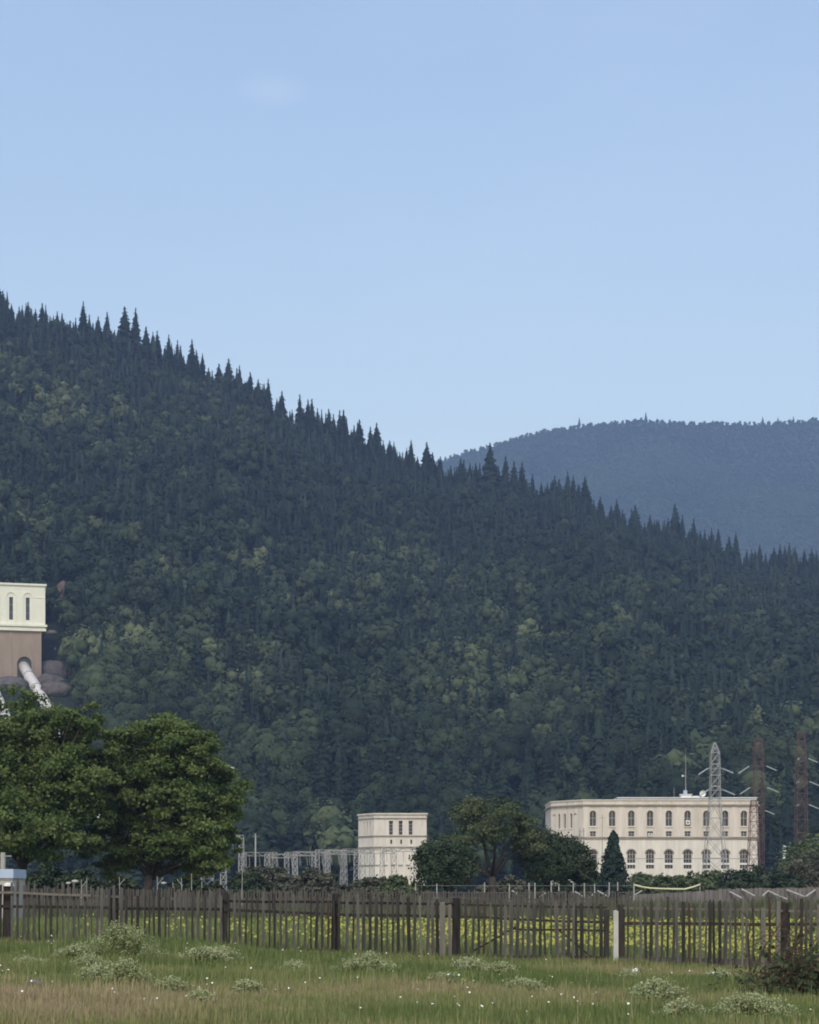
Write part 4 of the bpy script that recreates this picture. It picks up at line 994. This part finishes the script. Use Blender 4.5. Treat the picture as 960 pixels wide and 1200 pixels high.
g = MB(); x_, z_ = fp(9, 1038.5); g.tube([(x_ - f1.location.x, .14, z_ - f1.location.z), (x_ - f1.location.x, .14, z_ - f1.location.z + .05), (x_ - f1.location.x, .14, z_ - f1.location.z + .08)], [.125, .115, .06], 12); g.build('post_cap', m_white, f1)
gt = fence_root(530, 716, 'grey wooden picket gate with diagonal braces, left of the white post', 'picket_gate', 'gate', None)
pickets(gt, 546, 707, 6.5, redp=.08, shorter=3); rail(gt, 541, 712, r1L, .05, m_woodpost); rail(gt, 541, 712, r2L, .055, m_woodpost); rail(gt, 541, 712, r3L, .06, m_woodred)
for (pa, ya, pb, yb) in ((553, 1116, 606, 1086), (694, 1122, 655, 1090)):
    xa, za = fp(pa, ya); xb, zb_ = fp(pb, yb); lx, lz = gt.location.x, gt.location.z
    g = MB(); g.bar((xa - lx, .1, za - lz), (xb - lx, .1, zb_ - lz), .028); g.build('brace', m_woodpost, gt)
rail(gt, 600, 712, lambda p: 1089 + (p - 600) * .02, .045, m_woodpost, dy=.07)
post(gt, 535, 10, 1052, 1128, m_woodpost); post(gt, 527.5, 4, 1060, 1127, m_woodpale, dy=.02, dep=.06); post(gt, 712, 6, 1066, 1132, m_woodpost, dy=.1)
f2 = fence_root(735, 908, 'weathered picket fence run between white post and thick double post')
pickets(f2, 736, 906, 6.4, skip=[(889, 897), (908, 914)]); rail(f2, 731, 918, r1L, .05, m_woodpale); rail(f2, 731, 918, r2L, .075, m_woodred, seg=9); rail(f2, 731, 918, lambda p: r3L(p) + 2, .18, m_greyfence, name='kickboard')
post(f2, 729, 8, 1060, 1134, m_woodpost); post(f2, 893, 5.5, 1064, 1138, m_woodpale, dy=-.1, dep=.1); post(f2, 911.5, 5, 1056, 1139, m_woodpale, dy=-.06, dep=.1)
post(f2, 919, 8, 1057, 1140, m_woodpost, dy=.16); post(f2, 925, 6, 1058, 1140, m_woodpost, dy=.2, dep=.12)
f3 = fence_root(925, 1016, 'short picket fence run behind the pile of dead branches')
pickets(f3, 932, 1096, 6.5); rail(f3, 925, 1098, r1L, .05, m_woodpale); rail(f3, 925, 1098, r2L, .07, m_woodpost); rail(f3, 925, 1098, lambda p: r3L(p) + 2, .16, m_woodpost, name='kickboard')
wp = fence_root(722, 722, 'white painted concrete post beside the gate', 'gate_post', 'post', None)
x_, zt_ = fp(722, 1068); _, zb_ = fp(722, 1129); lx, lz = wp.location.x, wp.location.z
g = MB(); h = .058
g.box(x_ - lx - h, x_ - lx + h, .0, .12, zb_ - lz - .3, zt_ - lz); g.build('shaft', m_postw, wp)
g = MB(); g.add([(x_ - lx - h, 0, zt_ - lz + .001), (x_ - lx + h, 0, zt_ - lz + .001), (x_ - lx + h, .12, zt_ - lz + .001), (x_ - lx - h, .12, zt_ - lz + .001), (x_ - lx, .06, zt_ - lz + .03)], [(0, 1, 4), (1, 2, 4), (2, 3, 4), (3, 0, 4)]); g.build('cap', m_conc, wp)

# ------------------------------------------------------------------ second fence line beyond the flower field
BY = 97.0
bf = empty('picket_fence', (0, BY, 0), 'grey weathered picket fence along the far side of the flower meadow', 'fence')
g = MB(); p = -40.0
while p < 742:
    x_ = xat(p, BY); w_ = .1 * pr.uniform(.7, 1.2); zt_ = zat(1041 + .007 * p + pr.normal() * 1.6, BY)
    g.box(x_ - w_ / 2, x_ + w_ / 2, -.012, .012, float(gz(x_, BY)) - .05, zt_); p += 3.0 * (1 + pr.normal() * .15)
setp(g.build('pickets', m_greyfence, bf), None, None, None, 'stuff')
for y in (1052, 1073):
    g = MB(); g.box(xat(-40, BY), xat(742, BY), .02, .07, zat(y + 2, BY) - .04, zat(y + 2, BY) + .04); g.build('rail', m_greyfence, bf)
for p in range(-30, 741, 58):
    g = MB(); x_ = xat(p, BY); g.bar((x_, .15, -.2), (x_, .15, zat(1039 + .007 * p, BY)), .09, .08, 6); g.build('post', m_woodpost, bf)
# board fence with pale struts on the right
WY = 112.0
wf = empty('board_fence', (0, WY, 0), 'brown grey board fence with pale slanting struts on the right', 'fence')
p = 738.0
while p < 985:
    w_ = 5.2; x0, x1 = xat(p, WY), xat(p + w_ - .5, WY); zt_ = zat(np.interp(p, [738, 820, 860, 985], [1049, 1044, 1041, 1040]) + pr.normal() * .5, WY)
    g = MB(); g.box(x0, x1, pr.uniform(-.01, .01), .03 + pr.uniform(-.01, .01), -.1, zt_); g.build('board', m_wallgrey, wf); p += w_
for y in (1052, 1066):
    g = MB(); g.box(xat(738, WY), xat(985, WY), .045, .1, zat(y, WY) - .05, zat(y, WY) + .05); g.build('rail', m_woodpost, wf)
for a, ya, b, yb in ((855, 1045, 868, 1053), (869, 1042, 882, 1050), (900, 1044, 910, 1050), (900, 1044, 891, 1050), (922, 1043, 940, 1051), (955, 1043, 941, 1051), (905, 1047, 920, 1054)):
    g = MB(); g.bar((xat(a, WY), -.12, zat(ya, WY)), (xat(b, WY), -.75, zat(yb, WY)), .055, None, 6); g.build('strut', m_conc, wf)
# wire fence of concrete posts in the middle
CY = 104.0
cf = empty('wire_fence', (0, CY, 0), 'wire fence on thin pale concrete posts below the sparse tree', 'fence')
pp = [487, 495, 512, 519, 568, 597, 620, 627, 646, 655, 672, 685, 697, 714, 724, 743]
for p in pp:
    g = MB(); x_ = xat(p, CY); zt_ = zat(1035 + pr.normal() * 1.5, CY); g.bar((x_, 0, -.2), (x_, 0, zt_), .05, .04, 4); g.build('post', m_conc if p not in (519, 495) else m_woodpost, cf)
for a, ya, b, yb in ((674, 1045, 684, 1052), (700, 1044, 712, 1051), (600, 1044, 608, 1049), (752, 1044, 742, 1049), (697, 1046, 690, 1052), (640, 1046, 632, 1051)):
    g = MB(); g.bar((xat(a, CY), -.1, zat(ya, CY)), (xat(b, CY), -.6, zat(yb, CY)), .045, None, 5); g.build('strut', m_conc, cf)
for y in (1038, 1046, 1054, 1062):
    g = MB()
    for a, b in zip(pp[:-1], pp[1:]): g.bar((xat(a, CY), -.06, zat(y, CY)), (xat(b, CY), -.06, zat(y, CY)), .008, None, 3, cap=False)
    g.build('wire', m_steeld, cf)
# yellow sagging pipe
GY = 118.0
yp = empty('yellow_pipe', (xat(780, GY), GY, 0), 'pale yellow sagging pipe on thin posts behind the fences', 'pipe'); lx = yp.location.x
g = MB(); ps = [(743, 1037), (752, 1039.3), (762, 1041), (775, 1041.6), (790, 1042), (803, 1042), (812, 1039.8), (821, 1036.5)]
g.tube([(xat(a, GY) - lx, 0, zat(b, GY)) for a, b in ps], .058, 8); g.build('pipe', m_yellowpipe, yp, smooth=True)
for a, b in ((743.5, 1037), (820.5, 1037)):
    g = MB(); g.bar((xat(a, GY) - lx, .05, 0), (xat(a, GY) - lx, .05, zat(b, GY) - .03), .04, None, 6); g.build('post', m_steeld, yp)
# pale blue hut and pale pole at the left edge
HY = 62.0
hut = empty('metal_hut', (xat(-12, HY), HY, 0), 'pale blue and beige metal hut cut by the left photo edge', 'hut'); hw = .032 * HY / 62 * 26
x1 = xat(15, HY) - hut.location.x
g = MB(); g.box(-1.4, x1, 0, 2, 0, zat(1031, HY)); g.build('wall', m_conc, hut)
g = MB(); g.box(-1.46, x1 + .03, -.05, 2.05, zat(1031, HY) + .06, zat(1018.5, HY)); g.build('roof_panel', m_blue, hut)
g = MB(); g.box(-1.44, x1 + .01, -.03, 2.03, zat(1031, HY), zat(1031, HY) + .06); g.build('drip_edge', m_steeld, hut)
pl = empty('utility_pole', (xat(3.5, 70), 70, 0), 'pale concrete pole behind the blue hut at the left edge', 'pole')
g = MB(); g.bar((0, 0, 0), (0, 0, zat(999, 70)), .12, .10, 8); g.build('shaft', m_conc, pl)
g = MB(); g.bar((-.35, 0, zat(999, 70) - .15), (.35, 0, zat(999, 70) - .15), .04); g.build('cross_bar', m_steeld, pl)
# whitewashed posts with bits of rail below the big trees
for px, yt, lab, arm in ((225, 1024, 'tallest of the whitewashed stakes below the second big tree', 0), (214, 1029, 'white forked stake below the second big tree', 1), (185, 1027, 'white stake by the second big trunk', 1), (204, 1034, 'short white stake left of the forked stake', 0),
                         (140, 1028, 'white stake with side arm between the two big trees', 1), (101, 1028, 'white stake nearest the first big trunk', 0), (95, 1031, 'low white stake beside the stake nearest the first trunk', 1), (283, 1018, 'pale stake in front of the dark brush', 0), (237, 1033, 'low white stake right of the forked stake', 0)):
    Y_ = 108.0; x_ = xat(px, Y_); st = empty('white_stake', (x_, Y_, 0), lab, 'stake', 'white stakes below the big trees'); zt_ = zat(yt, Y_)
    g = MB(); g.bar((0, 0, -.1), (pr.normal() * .05, 0, zt_), .028, .02, 6); g.build('shaft', m_conc, st)
    if arm:
        g = MB(); g.bar((0, 0, zt_ - .5), (-.35 * (1 if px > 200 else -1), 0, zt_ - .08), .025, .018, 5); g.build('side_arm', m_conc, st)
for px, py, s_, lab in ((88, 1033, .16, 'whitish boulder beneath the first big tree'), (80, 1035, .12, 'small whitish boulder left of the larger one under the first tree'), (192, 1035, .12, 'whitish stone by the second trunk')):
    bm = bmesh.new(); bmesh.ops.create_icosphere(bm, subdivisions=2, radius=1)
    for v in bm.verts:
        f_ = .7 + .6 * float(fbm(v.co.x * 1.5 + px, v.co.y * 1.5 + v.co.z, 3)); v.co = Vector((v.co.x * s_ * 1.5 * f_, v.co.y * s_ * f_, v.co.z * s_ * .7 * f_))
    me = bpy.data.meshes.new('boulder'); bm.to_mesh(me); bm.free(); me.materials.append(m_conc); o = link('boulder', me); o.location = (xat(px, 106), 106, zat(py, 106)); setp(o, lab, 'boulder')

# ------------------------------------------------------------------ grass and flowers
gr = np.random.default_rng(21)
def blades(Xb, Yb, hgt, wid, T, lean=.35):
    n = len(Xb); a = gr.random(n) * 6.283; z = gz(Xb, Yb); dx, dy = np.cos(a), np.sin(a)
    fx, fy = np.cos(a + 1.57) * wid / 2, np.sin(a + 1.57) * wid / 2; ln = hgt * lean * gr.random(n)
    b0 = np.stack([Xb - fx, Yb - fy, z - .02], 1); b1 = np.stack([Xb + fx, Yb + fy, z - .02], 1)
    m0 = np.stack([Xb - fx * .7 + dx * ln * .35, Yb - fy * .7 + dy * ln * .35, z + hgt * .6], 1); m1 = np.stack([Xb + fx * .7 + dx * ln * .35, Yb + fy * .7 + dy * ln * .35, z + hgt * .6], 1)
    tp = np.stack([Xb + dx * ln, Yb + dy * ln, z + hgt], 1)
    V = np.stack([b0, b1, m0, m1, tp], 1).reshape(-1, 3); o = (np.arange(n) * 5)[:, None]
    Fc = np.concatenate([o + np.array([[0, 1, 3]]), o + np.array([[0, 3, 2]]), o + np.array([[2, 3, 4]])]); return V, Fc, np.repeat(T, 5)
def dryness(Xb, Yb):
    edge = np.interp(Xb, [-8, -4, -1, 3, 8], [27.0, 26.0, 24.5, 23.0, 22.0])
    d = np.clip((edge - Yb) / 7 + .36, 0.08, np.interp(Xb, [-5.5, -1, 3], [.78, .42, .20]))
    return np.clip(d + (fbm(Xb * .22, Yb * .3, 91) - .5) * 2.0, 0, 1)
NB = 230000
Yb = 17.5 + 24 * gr.random(NB) ** 1.15; Xb = gr.uniform(-1, 1, NB) * (Yb * .255 + 1.5)
dn = dryness(Xb, Yb); hg = gr.uniform(.04, .13, NB) * (1 + .7 * (fbm(Xb * .7, Yb * .7, 17) > .55)) * np.where(dn > .6, .75, 1)
V_, F_, T_ = blades(Xb, Yb, hg, gr.uniform(.008, .02, NB), np.clip(dn + gr.normal(size=NB) * .12, 0, 1))
setp(link('meadow_grass', npmesh('meadow_grass', V_, F_, m_grass, T_)), 'rough green and straw coloured meadow grass before the fence', 'grass', None, 'stuff')
# uneven taller tufts
NT = 900; ty = 18 + 22 * gr.random(NT); tx = gr.uniform(-1, 1, NT) * (ty * .255 + 1); tw = gr.uniform(.08, .35, NT); th_ = gr.uniform(.10, .30, NT); td = dryness(tx, ty)
ti = gr.integers(0, NT, 30000); Xb = tx[ti] + gr.normal(size=30000) * tw[ti]; Yb = np.minimum(ty[ti] + gr.normal(size=30000) * tw[ti], 39.6)
V_, F_, T_ = blades(Xb, Yb, th_[ti] * gr.uniform(.5, 1.1, 30000), gr.uniform(.008, .018, 30000), np.clip(td[ti] * .8 + gr.normal(size=30000) * .1 + np.where(ti % 3 == 0, .25, -.05), 0, 1), .5)
setp(link('grass_tufts', npmesh('grass_tufts', V_, F_, m_grass, T_)), 'uneven taller tufts of grass standing in the meadow', 'grass', None, 'stuff')
NB = 1500
Yb = 18 + 21 * gr.random(NB); Xb = gr.uniform(-1, 1, NB) * (Yb * .255 + 1)
V_, F_, T_ = blades(Xb, Yb, gr.uniform(.18, .42, NB), gr.uniform(.006, .012, NB), gr.uniform(.45, 1, NB), .45)
setp(link('seed_stalks', npmesh('seed_stalks', V_, F_, m_grass, T_)), 'thin straw coloured seed stalks standing above the meadow grass', 'grass', None, 'stuff')
# tufts along the fence foot
NB = 16000
Xb = gr.uniform(-11, 11, NB); Yb = FY + gr.normal(size=NB) * .28 - .25
V_, F_, T_ = blades(Xb, Yb, gr.uniform(.08, .24, NB) * (.4 + fbm(Xb * 1.5, Yb * 0, 8)), gr.uniform(.012, .028, NB), np.clip(gr.normal(.28, .16, NB), 0, 1))
setp(link('fence_grass', npmesh('fence_grass', V_, F_, m_grass, T_)), 'taller green grass along the foot of the fence', 'grass', None, 'stuff')
# field beyond
NB = 90000
Yb = 41 + 54 * gr.random(NB); Xb = gr.uniform(-1, 1, NB) * (Yb * .255 + 2)
V_, F_, T_ = blades(Xb, Yb, gr.uniform(.15, .42, NB), gr.uniform(.03, .07, NB), np.clip(gr.normal(.22, .13, NB), 0, 1))
setp(link('field_grass', npmesh('field_grass', V_, F_, m_grass, T_)), 'lime green grass in the field behind the fence', 'grass', None, 'stuff')
NB = 26000
Yb = 43 + 36 * gr.random(NB) ** 1.1; Xb = gr.uniform(-1, 1, NB) * (Yb * .255 + 2)
pxb = 480 + Xb / Yb * F
keep = gr.random(NB) < np.interp(pxb, [0, 250, 420, 600, 960], [.0, .04, .18, .40, .46]) * np.clip(.25 + 1.5 * (fbm(Xb * .3, Yb * .3, 61) - .25), .05, 1)
Xb, Yb = Xb[keep], Yb[keep]; n = len(Xb)
P = np.stack([Xb, Yb, gz(Xb, Yb) + gr.uniform(.28, .52, n)], 1)
V_, F_, T_ = leaf_quads(gr, P, np.tile(np.array([[0, -.7, .6]]), (n, 1)), .05, np.zeros(n), .35)
setp(link('yellow_flowers', npmesh('yellow_flowers', V_, F_, m_yellow)), 'yellow flower heads massed in the field behind the fence', 'flowers', None, 'stuff')
NB = 230
Yb = 20 + 19 * gr.random(NB); Xb = gr.uniform(-1, 1, NB) * (Yb * .25); kk = fbm(Xb * .5, Yb * .5, 71) > .47; Xb, Yb = Xb[kk], Yb[kk]; n = len(Xb)
P = np.stack([Xb, Yb, gz(Xb, Yb) + gr.uniform(.14, .28, n)], 1)
V_, F_, T_ = leaf_quads(gr, P, np.tile(np.array([[0, -.7, .7]]), (n, 1)), .015, np.zeros(n), .4)
setp(link('white_flowers', npmesh('white_flowers', V_, F_, m_whitepetal)), 'tiny white flowers dotted over the meadow', 'flowers', None, 'stuff')
# tall weeds in front of and behind the far fence
NB = 42000
Yb = 84 + 44 * gr.random(NB); Xb = gr.uniform(-1, 1, NB) * (Yb * .255 + 3)
hh = gr.uniform(.5, 1.25, NB) * (.55 + .75 * fbm(Xb * .25, Yb * .25, 55)) * np.where(Yb < BY, .75, 1.12)
V_, F_, T_ = blades(Xb, Yb, hh, gr.uniform(.05, .13, NB), gr.random(NB), .25)
setp(link('tall_weeds', npmesh('tall_weeds', V_, F_, m_tallweed, T_)), 'tall dull green weeds round the far fences', 'weeds', None, 'stuff')

# pale feathery weed clumps in the meadow
def weed(px, py, wpx, hpx, label, seed, mat=None, dens=1.0):
    q = np.random.default_rng(seed); x_, y_, z_ = at(px, py); k = y_ / F; W = wpx * k / 2; H = hpx * k
    W *= 1.25; H *= 1.25 if hpx > 33 else 1.0; root = empty('weed_clump', (x_, y_, z_), label, 'weed', 'pale weed clumps in the meadow')
    ns = int((40 + W * 60) * dens); g = MB(); P = []; T = []
    for j in range(ns):
        r_ = W * min(1.25, abs(q.normal()) * .55); a = q.random() * 6.283; bx, by = r_ * math.cos(a), r_ * math.sin(a) * .7
        hh = H * max(.25, 1 - .55 * (r_ / W) ** 2) * q.uniform(.7, 1.1); tip = Vector((bx * 1.12 + q.normal() * .03, by * 1.12, hh))
        g.bar((bx * .7, by * .7, -.03), tip, .007, .003, 3)
        m = 90
        tt = q.random(m) ** .6
        P.append(np.stack([bx * .7 + (tip.x - bx * .7) * tt, by * .7 + (tip.y - by * .7) * tt, hh * tt], 1) + q.normal(size=(m, 3)) * np.array([.045, .045, .03])); T.append(np.clip(tt * .85 + q.normal(size=m) * .15, 0, 1))
    P = np.concatenate(P); T = np.concatenate(T); P[:, 2] = np.maximum(P[:, 2], .0)
    V, Fq, T = leaf_quads(q, P, np.tile(np.array([[0, -.3, .7]]), (len(P), 1)), .016, T, .8)
    link('leaves', npmesh('leaves', V, Fq, mat or m_weed, T), root); g.build('stems', m_weed, root); return root
for i, (a, b, w_, h_, lab) in enumerate([
    (142, 1126, 66, 34, 'largest pale feathery weed clump, against the fence on the left mound'), (95, 1124, 44, 16, 'flat pale weed clump left of the largest one'), (34, 1134, 34, 10, 'low pale weed patch nearest the left photo edge'),
    (104, 1136, 38, 14, 'flattened pale weed clump below the flat one'), (114, 1153, 34, 20, 'pale weed clump in front on the left mound'), (150, 1158, 44, 30, 'tall pale weed clump below the largest one'),
    (202, 1165, 28, 16, 'small grey green weed right of the tall clump'), (240, 1131, 52, 20, 'pale weed clump by the fence right of the mound'), (262, 1126, 30, 16, 'smaller weed at the fence foot below a post'), (236, 1180, 26, 16, 'low weed on the dry grass edge'),
    (292, 1166, 26, 14, 'thin weed standing in the straw coloured grass'), (432, 1142, 58, 24, 'wide pale weed clump in front of the middle fence post'), (344, 1142, 22, 14, 'small pale weed between mound and middle post'), (548, 1140, 44, 16, 'low weed below the gate left post'), (588, 1144, 34, 14, 'small weed below the gate'),
    (662, 1130, 30, 14, 'bluish weed at the foot of the gate'), (770, 1176, 58, 26, 'broad pale weed clump in front of the right fence run'), (842, 1152, 30, 14, 'low weed below the right fence run'), (882, 1197, 78, 30, 'wide pale weed clump in front of the dead branches'), (800, 1196, 44, 22, 'pale weed clump at the bottom photo edge'),
    (736, 1152, 24, 14, 'thin weed below the white post'), (615, 1164, 40, 16, 'sparse weed in the open meadow'), (520, 1156, 34, 14, 'sparse weed left of the gate')]):
    weed(a, b, w_, h_, lab, 100 + i, dens=1.0 if i < 8 or i in (11, 16, 18) else .7)
def wflower(px, py, lab):
    x_, y_, z_ = at(px, py); root = empty('white_scrap', (x_, y_, z_), lab, 'paper scrap', None)
    g = MB(); g.add([(-.09, 0, .1), (.02, -.03, .08), (.12, 0, .15), (.1, .06, .2), (-.02, .06, .15), (-.1, .05, .14)], [(0, 1, 4, 5), (1, 2, 3, 4)]); g.add([(-.09, .004, .095), (.02, -.026, .075), (.12, .004, .145), (.1, .064, .195), (-.02, .064, .145), (-.1, .054, .135)], [(5, 4, 1, 0), (4, 3, 2, 1)])
    g.build('sheet', m_white, root)
wflower(741, 1146, 'white scrap lying in the grass below the white post')
x_, y_, z_ = at(40, 1158); bm = bmesh.new(); bmesh.ops.create_icosphere(bm, subdivisions=2, radius=1)
for v in bm.verts:
    f_ = .7 + .6 * float(fbm(v.co.x * 1.7, v.co.y * 1.7 + v.co.z, 13)); v.co = Vector((v.co.x * .17 * f_, v.co.y * .12 * f_, v.co.z * .08 * f_))
me = bpy.data.meshes.new('pale_stone'); bm.to_mesh(me); bm.free(); me.materials.append(m_woodpale); o = link('pale_stone', me); o.location = (x_, y_, z_ + .05); setp(o, 'pale stone lying in the dry grass at the lower left', 'stone')

# pile of dead branches
x_, y_, z_ = at(940, 1172); bp_ = empty('brush_pile', (x_, y_ + .3, z_), 'heap of dark dead branches in front of the right fence end', 'brush pile'); k = y_ / F; bp_.scale = (1.4, 1.3, 1.75)
q = np.random.default_rng(8)
for name, n, mat in (('dead_branch', 26, m_bark_twig),):
    for j in range(n):
        a = Vector((q.uniform(-.55, .5), q.uniform(-.2, .5), q.uniform(0, .35))); ang = q.normal(.55, .5); L = q.uniform(.4, 1.0)
        e = a + Vector((math.cos(ang) * L, q.normal() * .15, abs(math.sin(ang)) * L * .8)); mid = a.lerp(e, .5) + Vector((q.normal() * .05, q.normal() * .05, q.normal() * .05))
        g = MB(); r_ = q.uniform(.008, .018); g.tube([a, mid, e], [r_, r_ * .7, r_ * .25], 5)
        for _ in range(4):
            s_ = a.lerp(e, q.uniform(.3, .95)); g.bar(s_, s_ + Vector((q.normal() * .16, q.normal() * .12, q.normal() * .14 + .04)), r_ * .35, .002, 3)
        g.build(name, mat, bp_)
g = MB()
for j in range(420):
    a = Vector((q.normal() * .38 + .15, q.uniform(-.25, .5), abs(q.normal()) * .25)); e = a + Vector((q.normal() * .22, q.normal() * .15, q.normal() * .13)); g.bar(a, e, .005, .002, 3, cap=False)
setp(g.build('twigs', m_bark_twig, bp_), None, None, None, 'stuff')
P = np.stack([q.normal(size=2600) * .42 + .25, q.uniform(-.3, .4, 2600), np.abs(q.normal(size=2600)) * .22], 1)
V, Fq, T = leaf_quads(q, P, np.tile(np.array([[0, -.5, .7]]), (2600, 1)), .028, q.random(2600), .9); link('leaves', npmesh('leaves', V, Fq, m_bushd, T), bp_)

# ------------------------------------------------------------------ haze
m, t, b = newmat('haze_air'); t.nodes.remove(b)
pv = t.nodes.new('ShaderNodeVolumePrincipled'); pv.inputs['Color'].default_value = (0.42, 0.60, 1.0, 1); pv.inputs['Density'].default_value = 0.00014; pv.inputs['Anisotropy'].default_value = 0.0
t.links.new(pv.outputs[0], t.nodes['Material Output'].inputs['Volume'])
g = MB(); g.box(-1720, 1720, -110, 5020, -3, 1360); hz = g.build('haze', m); setp(hz, 'pale blue haze hanging over the valley', 'haze', None, 'stuff')
